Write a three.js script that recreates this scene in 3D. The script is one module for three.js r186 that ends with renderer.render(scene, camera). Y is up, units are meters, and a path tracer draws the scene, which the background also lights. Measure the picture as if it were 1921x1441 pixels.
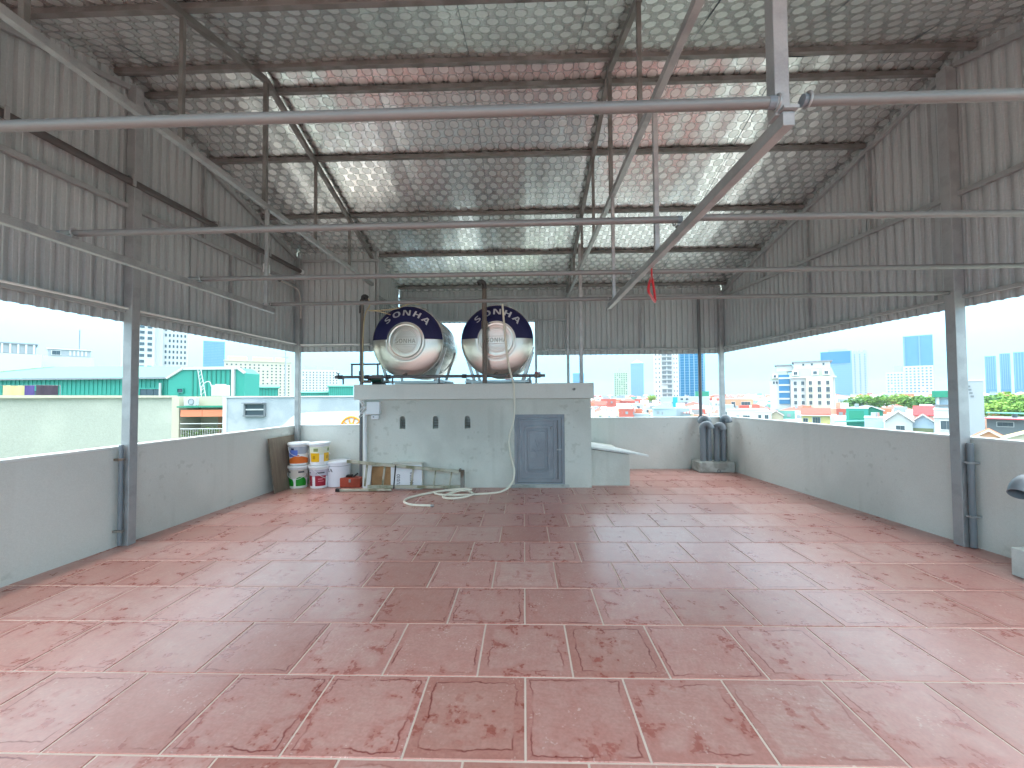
import * as THREE from 'three';
import { mergeGeometries } from 'three/addons/utils/BufferGeometryUtils.js';
import { RoundedBoxGeometry } from 'three/addons/geometries/RoundedBoxGeometry.js';

// ------------------------------------------------------------------ camera, sky, sun, exposure
const scene = new THREE.Scene();
const camera = new THREE.PerspectiveCamera(85.361, 1024 / 768, 0.05, 9000);
camera.position.set(0, 1.4534, 0);
camera.rotation.order = 'YXZ';
camera.rotation.set(0.02956, 0.02819, -0.007246);
scene.add(camera);

const renderer = new THREE.WebGLRenderer({ antialias: true });
renderer.toneMapping = THREE.LinearToneMapping;
renderer.toneMappingExposure = 6.4;
renderer.shadowMap.enabled = true;

// overcast sky: pale blue at the horizon, whiter and brighter towards the zenith, soft cloud texture
function hash2(x, y, s) { let h = Math.imul(x, 374761393) ^ Math.imul(y, 668265263) ^ Math.imul(s, 1274126177); h = Math.imul(h ^ (h >>> 13), 1274126177); return ((h ^ (h >>> 16)) >>> 0) / 4294967296; }
function vnoise(x, y, px, py, s) {
  const xi = Math.floor(x), yi = Math.floor(y), fx = x - xi, fy = y - yi;
  const u = fx * fx * (3 - 2 * fx), v = fy * fy * (3 - 2 * fy), m = (a, n) => ((a % n) + n) % n;
  const a = hash2(m(xi, px), m(yi, py), s), b = hash2(m(xi + 1, px), m(yi, py), s), c = hash2(m(xi, px), m(yi + 1, py), s), d = hash2(m(xi + 1, px), m(yi + 1, py), s);
  return a + (b - a) * u + (c - a) * v + (a - b - c + d) * u * v;
}
function fbm(u, v, f, oct, s) { let r = 0, a = 0.5, n = 0; for (let o = 0; o < oct; o++) { const p = f << o; r += a * vnoise(u * p, v * p, p, p, s + o); n += a; a *= 0.5; } return r / n; }
{
  const W = 512, H = 256, d = new Float32Array(W * H * 4);
  for (let j = 0; j < H; j++) for (let i = 0; i < W; i++) {
    const el = (j + 0.5) / H * Math.PI - Math.PI / 2, s = Math.max(0, Math.sin(el));
    const cl = 0.8 + 0.4 * fbm(i / W, j / H, 8, 5, 11), L = 0.285 * (1 + 2.8 * s) * cl, t = Math.min(0.9, s * 1.6), k = (j * W + i) * 4;
    d[k] = L * (0.26 + 0.70 * t); d[k + 1] = L * (0.76 + 0.22 * t); d[k + 2] = L * (1.08 - 0.08 * t); d[k + 3] = 1;
  }
  const sky = new THREE.DataTexture(d, W, H, THREE.RGBAFormat, THREE.FloatType);
  sky.mapping = THREE.EquirectangularReflectionMapping; sky.magFilter = THREE.LinearFilter; sky.minFilter = THREE.LinearFilter; sky.needsUpdate = true;
  scene.background = sky; scene.environment = sky;
}
const sun = new THREE.DirectionalLight(0xfff3e4, 0.5);
sun.position.set(-18, 120, 14); sun.target.position.set(0, 0, -5);
sun.castShadow = true; sun.shadow.radius = 24; sun.shadow.mapSize.set(2048, 2048);
Object.assign(sun.shadow.camera, { left: -60, right: 60, top: 60, bottom: -60, near: 1, far: 260 });
scene.add(sun, sun.target);

// ------------------------------------------------------------------ helpers
let seed = 20240611;
const rnd = () => { seed = (seed + 0x6D2B79F5) | 0; let t = Math.imul(seed ^ (seed >>> 15), 1 | seed); t = (t + Math.imul(t ^ (t >>> 7), 61 | t)) ^ t; return ((t ^ (t >>> 14)) >>> 0) / 4294967296; };
const V = (x, y, z) => new THREE.Vector3(x, y, z);
const used = new Map();
function numbered(n) { const c = used.get(n) || 0; used.set(n, c + 1); return c ? n + '_' + String(c).padStart(3, '0') : n; }
function shadows(o) { o.castShadow = true; o.receiveShadow = true; return o; }
function thing(name, label, category, [x, y, z] = [0, 0, 0], turn = 0, group) {
  const o = new THREE.Group(); o.name = numbered(name); o.position.set(x, y, z); o.rotation.y = turn;
  o.userData = { label, category }; if (group) o.userData.group = group; scene.add(o); return o;
}
function part(parent, name, geos, m, label) {
  const list = Array.isArray(geos) ? geos : [geos];
  const g = list.length === 1 ? list[0] : mergeGeometries(list.map((q) => plain(q)));
  const o = shadows(new THREE.Mesh(g, m)); o.name = name; if (label) o.userData.label = label; parent.add(o); return o;
}
function stuff(o) { o.userData.kind = 'stuff'; return o; }
function plain(g) { let q = g.index ? g.toNonIndexed() : g; for (const k of Object.keys(q.attributes)) if (!['position', 'normal', 'uv'].includes(k)) q.deleteAttribute(k); if (!q.attributes.uv) q.setAttribute('uv', new THREE.BufferAttribute(new Float32Array(q.attributes.position.count * 2), 2)); return q; }
const M4 = new THREE.Matrix4();
function move(g, x, y, z, ry = 0) { if (ry) g.rotateY(ry); g.translate(x, y, z); return g; }
function box(w, h, d, x = 0, y = 0, z = 0, r = 0) { const g = r ? new RoundedBoxGeometry(w, h, d, 1, r) : new THREE.BoxGeometry(w, h, d); g.translate(x, y, z); return boxUV(g); }
function span(x0, x1, y0, y1, z0, z1, r = 0) { return box(x1 - x0, y1 - y0, z1 - z0, (x0 + x1) / 2, (y0 + y1) / 2, (z0 + z1) / 2, r); }
// uv in metres, taken from the face's own direction
function boxUV(g0, s = 1) {
  const g = plain(g0), p = g.attributes.position, n = g.attributes.normal, uv = new Float32Array(p.count * 2);
  for (let i = 0; i < p.count; i++) {
    const ax = Math.abs(n.getX(i)), ay = Math.abs(n.getY(i)), az = Math.abs(n.getZ(i));
    let a, b; if (ay >= ax && ay >= az) { a = p.getX(i); b = p.getZ(i); } else if (ax >= az) { a = p.getZ(i); b = p.getY(i); } else { a = p.getX(i); b = p.getY(i); }
    uv[i * 2] = a * s; uv[i * 2 + 1] = b * s;
  }
  g.setAttribute('uv', new THREE.BufferAttribute(uv, 2)); return g;
}
// square or flat steel tube from a to b: w across (sideways), h up
function bar(a, b, w, h = w, r = 0.004) {
  const L = a.distanceTo(b), g = new RoundedBoxGeometry(w, h, L, 1, Math.min(r, w * 0.3, h * 0.3)), d = b.clone().sub(a).normalize();
  const gg = boxUV(g); const up = Math.abs(d.y) > 0.99 ? V(0, 0, 1) : V(0, 1, 0);
  M4.lookAt(b, a, up); gg.applyMatrix4(M4); const m = a.clone().add(b).multiplyScalar(0.5); gg.translate(m.x, m.y, m.z); return gg;
}
function rod(a, b, r, seg = 14, r2 = r) {
  const L = a.distanceTo(b), g = new THREE.CylinderGeometry(r2, r, L, seg); g.translate(0, L / 2, 0);
  g.applyQuaternion(new THREE.Quaternion().setFromUnitVectors(V(0, 1, 0), b.clone().sub(a).normalize())); g.translate(a.x, a.y, a.z); return g;
}
function tube(pts, r, seg = 60, rad = 10, closed = false, tension = 0.5) { return new THREE.TubeGeometry(new THREE.CatmullRomCurve3(pts, closed, 'catmullrom', tension), seg, r, rad, closed); }
// pipe with an open end (wall thickness shows): outer and inner surface joined by rims
function pipe(pts, r, seg = 40, t = 0.004) {
  const c = new THREE.CatmullRomCurve3(pts, false, 'catmullrom', 0.5), o = plain(new THREE.TubeGeometry(c, seg, r, 20)), i = plain(new THREE.TubeGeometry(c, seg, r - t, 20));
  const rims = [0, 1].map((u) => { const g = new THREE.RingGeometry(r - t, r, 20); const p = c.getPointAt(u), tg = c.getTangentAt(u).multiplyScalar(u ? 1 : -1); g.applyQuaternion(new THREE.Quaternion().setFromUnitVectors(V(0, 0, 1), tg)); g.translate(p.x, p.y, p.z); return plain(g); });
  return mergeGeometries([o, i, ...rims]);
}
// --- textures
function dataTex(W, H, fn, srgb, rx = 1, ry = 1) {
  const d = new Uint8Array(W * H * 4);
  for (let j = 0; j < H; j++) for (let i = 0; i < W; i++) { const c = fn(i / W, j / H), k = (j * W + i) * 4; for (let q = 0; q < 3; q++) d[k + q] = Math.max(0, Math.min(255, Math.round(c[q] * 255))); d[k + 3] = 255; }
  const t = new THREE.DataTexture(d, W, H, THREE.RGBAFormat); t.wrapS = t.wrapT = THREE.RepeatWrapping; t.magFilter = THREE.LinearFilter; t.minFilter = THREE.LinearMipmapLinearFilter; t.generateMipmaps = true;
  if (srgb) t.colorSpace = THREE.SRGBColorSpace; t.repeat.set(rx, ry); t.needsUpdate = true; return t;
}
function canvasTex(W, H, draw, srgb = true) {
  const c = document.createElement('canvas'); c.width = W; c.height = H; draw(c.getContext('2d'), W, H);
  const t = new THREE.CanvasTexture(c); if (srgb) t.colorSpace = THREE.SRGBColorSpace; t.anisotropy = 4; return t;
}
const mix = (a, b, t) => a + (b - a) * t, mix3 = (a, b, t) => [mix(a[0], b[0], t), mix(a[1], b[1], t), mix(a[2], b[2], t)];
const sm = (a, b, x) => { const t = Math.max(0, Math.min(1, (x - a) / (b - a))); return t * t * (3 - 2 * t); };
const hex = (h) => [(h >> 16 & 255) / 255, (h >> 8 & 255) / 255, (h & 255) / 255];
const std = (color, roughness = 0.6, metalness = 0, extra = {}) => new THREE.MeshStandardMaterial({ color, roughness, metalness, ...extra });
// mottled surface: base colour with patches of a second and third tone, fine grain, and a matching bump
function mottled(base, alt, f, s, amt = 1, size = 256) { return dataTex(size, size, (u, v) => { const a = sm(0.4, 0.7, fbm(u, v, f, 5, s)) * amt, g = (hash2(Math.floor(u * size), Math.floor(v * size), s + 9) - 0.5) * 0.035; const c = mix3(hex(base), hex(alt), a); return [c[0] + g, c[1] + g, c[2] + g]; }, true); }
function plasterMap(base, alt, f, s, size = 384) { return dataTex(size, size, (u, v) => { const a = sm(0.35, 0.7, fbm(u, v, f, 5, s)), sc = sm(0.66, 0.76, fbm(u, v, 40, 3, s + 3)) * sm(0.5, 0.66, fbm(u, v, 4, 2, s + 4)), st = sm(0.62, 0.8, vnoise(u * 40, v * 3, 40, 3, s + 6)) * sm(0.45, 0.7, fbm(u, v, 3, 3, s + 7)), g = (hash2(Math.floor(u * size), Math.floor(v * size), s + 9) - 0.5) * 0.03; const c = mix3(hex(base), hex(alt), a), k = g - 0.05 * sc - 0.02 * st; return [c[0] + k, c[1] + k, c[2] + k * 1.1]; }, true); }
function grain(f, s, lo = 0, hi = 1, size = 256) { return dataTex(size, size, (u, v) => { const a = mix(lo, hi, fbm(u, v, f, 5, s)); return [a, a, a]; }, false); }

const M = {};
M.grout = std(0xd9ccbf, 0.85);
const plasterRough = grain(16, 31, 0.72, 0.95);
M.plaster = std(0xffffff, 0.85, 0, { map: plasterMap(0xd7d9d2, 0xcaccc5, 3, 41), bumpMap: grain(24, 42), bumpScale: 0.002, roughnessMap: plasterRough });
M.plaster.map.repeat.set(0.42, 0.42); M.plaster.bumpMap.repeat.set(1.5, 1.5);
M.roomPlaster = std(0xffffff, 0.85, 0, { map: plasterMap(0xd2d5cc, 0xc4c7be, 4, 47), bumpMap: grain(24, 48), bumpScale: 0.002 });
M.roomPlaster.map.repeat.set(0.37, 0.37); M.roomPlaster.bumpMap.repeat.set(1.5, 1.5);
M.coping = std(0xffffff, 0.8, 0, { map: mottled(0xdfe3df, 0xd2d6d2, 6, 51) });
M.concrete = std(0xffffff, 0.9, 0, { map: mottled(0xaeb2ae, 0x8f938d, 8, 55), bumpMap: grain(32, 56), bumpScale: 0.004 });
M.blockPaint = std(0xffffff, 0.75, 0, { map: mottled(0xc9cfca, 0xb4bab5, 6, 57) });
M.steel = std(0xffffff, 0.5, 0.3, { map: mottled(0xa6a9aa, 0x9a9d9e, 9, 61) });
M.beam = std(0xffffff, 0.5, 0.3, { map: mottled(0x807f7d, 0x716f6c, 9, 68) });
M.galv = std(0xffffff, 0.42, 0.5, { map: mottled(0xaaacac, 0x9b9d9e, 14, 63) });
M.poleSteel = std(0xffffff, 0.45, 0.25, { map: mottled(0x828381, 0x797a79, 6, 65) });
M.rustySteel = std(0xffffff, 0.65, 0.4, { map: mottled(0x8d8a84, 0x6a5a4c, 7, 67) });
const sheetMap = mottled(0xb3b9ba, 0xadb3b4, 4, 71); sheetMap.repeat.set(0.5, 0.5);
M.sheet = std(0xffffff, 0.55, 0, { map: sheetMap, side: THREE.DoubleSide });
M.pvc = std(0x767f85, 0.38); M.pvcDark = std(0x646669, 0.45); M.pvcBlack = std(0x3a3a3c, 0.45); M.pvcWhite = std(0xdfe2e0, 0.35);
M.brownPipe = std(0x6d645c, 0.45, 0.1); M.cable = std(0xc9c6bf, 0.6); M.rope = std(0xbdb28f, 0.8);
M.hose = std(0xe6e3d2, 0.45); M.red = std(0xa51420, 0.4); M.hangerRed = std(0xc21f2c, 0.35); M.black = std(0x1b1b1d, 0.5); M.whitePlastic = std(0xe4e8ea, 0.35);

// ------------------------------------------------------------------ terrace layout (metres)
const lx = (z) => -4.065 - (z + 3.2) * 0.0403;           // inner face of the left parapet
const rx = (z) => 4.275 + (z + 3.7) * 0.07;              // inner face of the right parapet
const ZR = -4.08, SL = 0.275, FRONT = 0.7, JOGX = -2.52, ZBL = -7.05, ZBR = -8.36;
const yRaf = (z) => 4.66 - SL * Math.abs(z - ZR);        // underside line of the rafters
const yFoil = (z) => yRaf(z) + 0.115;

// ------------------------------------------------------------------ floor of terracotta tiles
{
  const floor = new THREE.Group(); floor.name = 'floor'; floor.userData = { kind: 'structure', label: 'rooftop terrace floor of large dusty terracotta tiles', category: 'floor' }; scene.add(floor);
  part(floor, 'grout_bed', span(-4.6, 4.9, -0.25, -0.0035, -8.6, 4.2), M.grout);
  const N = 7, TS = 320, mats = [];
  for (let k = 0; k < N; k++) {
    const s = 100 + k * 17, dusty = [0.68, 0.76, 0.6, 0.84, 0.72, 0.64, 0.8][k], line = [1, 0.9, 1, 0.35, 0.7, 0.8, 0.2][k], ins = [0.06, 0.09, 0.045, 0.07, 0.1, 0.05, 0.08][k];
    const val = (u, v) => {
      const e = Math.min(u, 1 - u, v, 1 - v), wob = (fbm(u, v, 4, 3, s) - 0.5) * 0.09 + (fbm(u, v, 20, 2, s + 5) - 0.5) * 0.022;
      const rr = e - ins - wob, inside = sm(-0.01, 0.02, rr), edge = sm(0.012, 0.035, e) * Math.exp(-Math.pow(rr / 0.0065, 2)) * sm(0.38, 0.6, fbm(u, v, 3, 2, s + 6)) * line;
      const blot = (sm(0.6, 0.7, fbm(u, v, 7, 4, s + 1)) * 0.6 + sm(0.62, 0.72, fbm(u, v, 13, 3, s + 11)) * 0.5) * sm(0.5, 0.72, fbm(u, v, 2, 2, s + 2));
      const streak = vnoise(u * 5 + v * 9, v * 46 - u * 12, 997, 997, s + 3) * 0.6 + vnoise(u * 9 - v * 4, v * 90, 997, 997, s + 13) * 0.4;
      const dust = dusty * mix(0.72, 1, inside) * mix(0.6, 1.15, fbm(u, v, 6, 5, s + 14)) * mix(0.8, 1.1, streak), spec = sm(0.74, 0.8, fbm(u, v, 40, 2, s + 4)) * sm(0.5, 0.7, fbm(u, v, 4, 2, s + 8));
      return { dust: Math.max(0, Math.min(1, dust * (1 - blot * 0.6))), edge, blot, spec, g: fbm(u, v, 48, 2, s + 7) };
    };
    const map = dataTex(TS, TS, (u, v) => {
      const q = val(u, v); let c = mix3([0.68, 0.415, 0.375], [0.785, 0.675, 0.64], q.dust);
      c = mix3(c, [0.62, 0.34, 0.30], q.blot * 0.5); c = mix3(c, [0.45, 0.18, 0.16], q.edge * 0.95); c = mix3(c, [0.88, 0.83, 0.80], q.spec * 0.5);
      const g = (q.g - 0.5) * 0.07; return [c[0] + g, c[1] + g, c[2] + g];
    }, true);
    const rough = dataTex(128, 128, (u, v) => { const q = val(u, v), r = 0.27 + 0.07 * q.dust - 0.04 * q.blot + (q.g - 0.5) * 0.06; return [r, r, r]; }, false);
    for (const tint of [0xffffff, 0xefe6e2, 0xf8f6f6]) mats.push(std(tint, 1, 0, { map, roughnessMap: rough }));
  }
  const tileBump = grain(5, 90); mats.forEach((m) => { m.bumpMap = tileBump; m.bumpScale = 0.0012; });
  // one tile: top, small chamfer, sides; uv cropped to its width and turned in steps
  function tileGeo(x0, x1, z0, z1, turn, u0 = 0, u1 = 1) {
    const c = 0.003, t = 0, b = -0.012, P = [], U = [], I = [], uvw = (x, z) => { let u = mix(u0, u1, (x - x0) / (x1 - x0)), v = (z - z0) / (z1 - z0); for (let i = 0; i < turn; i++) [u, v] = [v, 1 - u]; return [u, v]; };
    const ring = (ins, y) => [[x0 + ins, z0 + ins], [x1 - ins, z0 + ins], [x1 - ins, z1 - ins], [x0 + ins, z1 - ins]].map(([x, z]) => [x, y, z]);
    const quad = (a, bb, cc, d) => { for (const q of [a, bb, cc, a, cc, d]) { P.push(...q); U.push(...uvw(q[0], q[2])); } };
    const T = ring(c, t), S = ring(0, t - c), B = ring(0, b);
    quad(T[3], T[2], T[1], T[0]);
    for (let i = 0; i < 4; i++) { const j = (i + 1) % 4; quad(T[i], T[j], S[j], S[i]); quad(S[i], S[j], B[j], B[i]); }
    const g = new THREE.BufferGeometry(); g.setAttribute('position', new THREE.Float32BufferAttribute(P, 3)); g.setAttribute('uv', new THREE.Float32BufferAttribute(U, 2)); g.computeVertexNormals(); return g;
  }
  const T = 0.5, gp = 0.0045, X0 = -0.005, full = [0, 1, 2, 3].map((t) => tileGeo(-T / 2 + gp, T / 2 - gp, -T / 2 + gp, T / 2 - gp, t)), rest = [];
  for (let j = -12; j < 14; j++) {
    const za = -(1.702 + j * T), zb = za - T, zm = (za + zb) / 2, off = ((j % 2) + 2) % 2 ? 0.25 : 0;
    for (let i = -10; i < 11; i++) {
      let a = X0 + off + i * T, b = a + T; const cx = (a + b) / 2;
      const L = lx(zm) - 0.015, R = rx(zm) + 0.02; if (b < L + 0.03 || a > R - 0.03) continue;
      let z1 = zb; if (zm < -6.65 && a > -2.66 && b < 1.2) continue;
      if (zm < ZBL && cx < -2.6) continue; if (z1 < ZBR) z1 = ZBR - 0.01; if (zm < ZBL + 0.5 && cx < -2.6 && zb < ZBL) z1 = ZBL - 0.01;
      const turn = Math.floor(rnd() * 4), mat = mats[Math.floor(rnd() * N * 3)]; let mesh;
      // the tile is laid a touch out of level
      const dy = (rnd() - 0.5) * 0.0016, tx = (rnd() - 0.5) * 0.003, tz = (rnd() - 0.5) * 0.003;
      if (a < L || b > R || z1 !== zb) { const u0 = Math.max(0, (L - a) / T), u1 = Math.min(1, (R - a) / T); a = Math.max(a, L); b = Math.min(b, R); mesh = new THREE.Mesh(tileGeo(a + gp, b - gp, z1 + gp, za - gp, 0, u0, u1), mat); mesh.position.y = dy; }
      else { mesh = new THREE.Mesh(full[turn], mat); mesh.position.set(cx, dy, zm); mesh.rotation.set(tx, 0, tz); }
      if (j < -2) { mesh.updateMatrix(); rest.push(mesh.geometry.clone().applyMatrix4(mesh.matrix)); continue; }
      mesh.name = 'tile'; shadows(mesh); floor.add(mesh);
    }
  }
  stuff(part(floor, 'tile_field', rest, mats[1]));
}

// ------------------------------------------------------------------ parapets
function wallStrip(name, label, a, b, t, h, out) {   // from a to b (x,z); body lies on the outer side
  const A = V(a[0], 0, a[1]), B = V(b[0], 0, b[1]), L = A.distanceTo(B), g = thing(name, label, 'parapet wall');
  const mid = A.clone().add(B).multiplyScalar(0.5), dir = B.clone().sub(A).normalize(), n = V(out[0], 0, out[1]).normalize();
  const ang = Math.atan2(-dir.z, dir.x); mid.addScaledVector(n, t / 2); g.position.copy(mid); g.rotation.y = ang;
  part(g, 'wall', box(L, h - 0.02 + 0.3, t, 0, (h - 0.02 - 0.3) / 2, 0), M.plaster); part(g, 'coping', box(L + 0.002, 0.025, t + 0.012, 0, h - 0.0075, 0, 0.005), M.coping); return g;
}
wallStrip('parapet_wall', 'long grey plastered parapet wall on the left under the left opening', [lx(4.1), 4.1], [lx(ZBL - 0.11), ZBL - 0.11], 0.12, 0.98, [-1, 0]);
wallStrip('parapet_wall', 'long grey plastered parapet wall on the right behind the elbow pipe', [rx(4.1), 4.1], [rx(ZBR - 0.11), ZBR - 0.11], 0.12, 1.03, [1, 0]);
wallStrip('parapet_wall', 'short grey parapet wall behind the paint buckets', [lx(ZBL) + 0.002, ZBL], [-2.66, ZBL], 0.12, 0.985, [0, -1]);
wallStrip('parapet_wall', 'grey parapet wall at the back right, behind the sloping cover slab', [1.0, ZBR], [rx(ZBR) - 0.002, ZBR], 0.12, 1.015, [0, -1]);
wallStrip('parapet_wall', 'grey parapet wall closing the terrace behind the viewer', [-4.4, 4.1], [4.85, 4.1], 0.12, 1.0, [0, 1]);

// ------------------------------------------------------------------ canopy roof: purlins and foil faced sheets
{
  const roof = thing('canopy_roof', 'shiny foil lined pitched roof over the terrace with steel purlins', 'roof');
  const P1 = 0.157, P2 = 0.205, inOval = (u, v) => { let m = 9; for (const [cx, cy] of [[0, 0], [1, 0], [0, 1], [1, 1], [0.5, 0.5]]) { const x = Math.abs(u - cx) * P1, y = Math.abs(v - cy) * P2; m = Math.min(m, Math.max(x / 0.047, y / 0.043, (x / 0.047 + y / 0.043) / 1.42)); } return m; };
  const foilAt = (u, v) => { const U = (u * 2) % 1, W = (v * 2) % 1, m = inOval(U, W), oval = 1 - sm(0.93, 1.0, m), ring = Math.exp(-Math.pow((m - 1.12) / 0.07, 2)); const lineX = Math.exp(-Math.pow(Math.min(Math.abs(U - 0.25), Math.abs(U - 0.75)) * P1 / 0.004, 2)) * (m > 1.12 ? 1 : 0); return { oval, ln: Math.max(ring, lineX * 0.8) }; };
  const rep = [1 / (2 * P1), 1 / (2 * P2)];
  const fm = dataTex(256, 320, (u, v) => { const q = foilAt(u, v), b = 0.93 + 0.02 * q.oval - 0.32 * q.ln + 0.05 * (fbm(u, v, 32, 2, 5) - 0.5); return [b, b, b * 0.995]; }, true, ...rep);
  const fr = dataTex(256, 320, (u, v) => { const q = foilAt(u, v), r = 0.25 + 0.12 * q.oval + 0.12 * q.ln + 0.08 * (fbm(u, v, 16, 3, 6) - 0.5); return [r, r, r]; }, false, ...rep);
  const fb = dataTex(256, 320, (u, v) => { const q = foilAt(u, v), b = 0.5 + 0.4 * q.oval - 0.4 * q.ln; return [b, b, b]; }, false, ...rep);
  const foil = std(0xffffff, 1, 0.92, { map: fm, roughnessMap: fr, bumpMap: fb, bumpScale: 0.0006 });
  M.roofTop = std(0x6f7f8c, 0.5, 0.3);
  function sheet(x0, x1, z0, z1, k) {     // underside rippled between ribs and fasteners, closed by a thin core and a flat top
    const nx = 16, nz = 44, g = new THREE.PlaneGeometry(1, 1, nx, nz), p = g.attributes.position, uv = g.attributes.uv, s = 300 + k * 7, tilt = (hash2(k, 3, 5) - 0.5) * 0.02;
    for (let i = 0; i < p.count; i++) {
      const u = p.getX(i) + 0.5, w = p.getY(i) + 0.5, x = mix(x0, x1, u), z = mix(z0, z1, w);
      const rib = Math.cos(u * Math.PI * 2 * 3) * 0.0035, sag = (vnoise(u * 3 + k * 5, z * 1.3 + 40, 997, 997, s) - 0.5) * 0.014, fine = (vnoise(u * 9 + k * 3, z * 4 + 90, 997, 997, s + 1) - 0.5) * 0.0035;
      p.setXYZ(i, x, yFoil(z) + rib + sag + fine + tilt * (u - 0.5), z); uv.setXY(i, x, z);
    }
    const ix = g.index.array; if ((x1 - x0) * (z1 - z0) > 0) for (let i = 0; i < ix.length; i += 3) { const t = ix[i]; ix[i] = ix[i + 1]; ix[i + 1] = t; }
    g.computeVertexNormals(); return g;
  }
  function slab(x0, x1, z0, z1) { const g = new THREE.BufferGeometry(), q = (x, z, o) => [x, yFoil(z) + o, z], a = 0.024, b = 0.045, P = [], quad = (m, n, o, r) => P.push(...m, ...n, ...o, ...m, ...o, ...r); const c = [[x0, z0], [x1, z0], [x1, z1], [x0, z1]]; quad(...c.map(([x, z]) => q(x, z, b))); quad(...c.map(([x, z]) => q(x, z, a)).reverse()); for (let i = 0; i < 4; i++) { const m = c[i], n = c[(i + 1) % 4]; quad(q(...m, a), q(...n, a), q(...n, b), q(...m, b)); } g.setAttribute('position', new THREE.Float32BufferAttribute(P, 3)); g.computeVertexNormals(); return g; }
  let k = 0; M.roofTop.side = THREE.DoubleSide; foil.side = THREE.DoubleSide;
  for (const [za, zb, xs] of [[ZR, ZBR - 0.16, null], [FRONT + 0.25, ZR, null]]) for (let i = 0; i < 9; i++) {
    const x0 = -4.62 + i * 1.03, x1 = x0 + 1.03; let zEnd = zb;
    if (zb < -5 && x1 < JOGX + 0.25) zEnd = ZBL - 0.16;
    const m = part(roof, 'roof_sheet', sheet(x0 + 0.002, x1 - 0.002, za, zEnd, k++), foil); part(m, 'outer_skin', slab(x0, x1, za, zEnd), M.roofTop);
  }
  // cap over the ridge
  part(roof, 'ridge_cap', [bar(V(-4.6, yFoil(ZR) + 0.09, ZR - 0.11), V(4.65, yFoil(ZR) + 0.09, ZR - 0.11), 0.26, 0.006), bar(V(-4.6, yFoil(ZR) + 0.1, ZR + 0.11), V(4.65, yFoil(ZR) + 0.1, ZR + 0.11), 0.26, 0.006)], M.roofTop);
  for (const z of [-3.93, -4.25, -5.1, -6.12, -7.1, -8.16, -3.05, -2.05, -1.05, -0.1]) {
    const l = z < ZBL + 0.1 ? JOGX + 0.03 : lx(z) + 0.01;
    part(roof, 'purlin', bar(V(l, yRaf(z) + 0.083, z), V(rx(z) - 0.01, yRaf(z) + 0.083, z), 0.05, 0.05), M.beam);
  }
}

// ------------------------------------------------------------------ trusses with ties, webs; drying rails hung below
const ZT = [-7.1, -6.12, -5.1, -3.05, -2.05, -1.05];
const XL = -2.6, XR = 0.877, YT = 3.4, YB = 2.37;
for (const [X, label] of [[XL, 'steel roof truss nearer the left wall, above the left drying rail'], [XR, 'steel roof truss at the right of centre, above the right drying rail']]) {
  const g = thing('roof_truss', label, 'roof truss', [X, 0, 0], 0, 'roof trusses under the foil roof'), zb = X < 0 ? -8.2 : -8.3;
  part(g, 'rafter', bar(V(0, yRaf(ZR) + 0.03, ZR), V(0, yRaf(zb) + 0.03, zb), 0.05, 0.055), M.beam); part(g, 'rafter', bar(V(0, yRaf(ZR) + 0.03, ZR + 0.001), V(0, yRaf(FRONT) + 0.03, FRONT), 0.05, 0.055), M.beam);
  part(g, 'tie_beam', bar(V(0, YT, zb), V(0, YT, FRONT), 0.048, 0.05), M.galv);
  for (const z of ZT) part(g, 'web_strut', bar(V(0, YT + 0.025, z), V(0, yRaf(z) + 0.003, z), 0.034), M.beam);
  part(g, 'king_post', bar(V(0, YT + 0.025, ZR), V(0, yRaf(ZR) + 0.003, ZR), 0.04), M.beam);
}
for (const [X, label, zs] of [[XL - 0.03, 'drying rail hung from the left truss with pole clips', [-4.12, -1.4]], [XR + 0.01, 'drying rail hung from the right truss, red hanger on it', [-4.02, -2.72, -1.42]]]) {
  const g = thing('drying_rail', label, 'drying rail', [X, YB, 0], 0, 'hanging drying rails');
  part(g, 'rail', bar(V(0, 0, -4.3), V(0, 0, X < 0 ? -1.2 : -1.38), 0.04, 0.05), M.galv);
  for (const z of zs) part(g, 'hanger_rod', bar(V(X < 0 ? 0.03 : -0.01, 0.02, z), V(X < 0 ? 0.03 : -0.01, YT - YB - 0.026, z), z > -1.5 && X > 0 ? 0.05 : 0.032), M.galv);
  for (const z of [-1.385, -2.33, -3.29, -4.19]) { const t = new THREE.TorusGeometry(0.0235, 0.0045, 8, 24); t.rotateY(Math.PI / 2); t.translate(X < 0 ? 0.012 : -0.034, 0.058, z - 0.003); part(g, 'pole_clip', t, M.galv); const u = new THREE.TorusGeometry(0.0235, 0.0045, 8, 24); u.rotateY(Math.PI / 2); u.translate(X < 0 ? -0.008 : 0.06, 0.058, z + 0.006); if (X > 0) part(g, 'pole_clip', u, M.galv); part(g, 'clip_foot', box(0.05, 0.01, 0.04, 0, 0.03, z), M.galv); }
}
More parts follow.
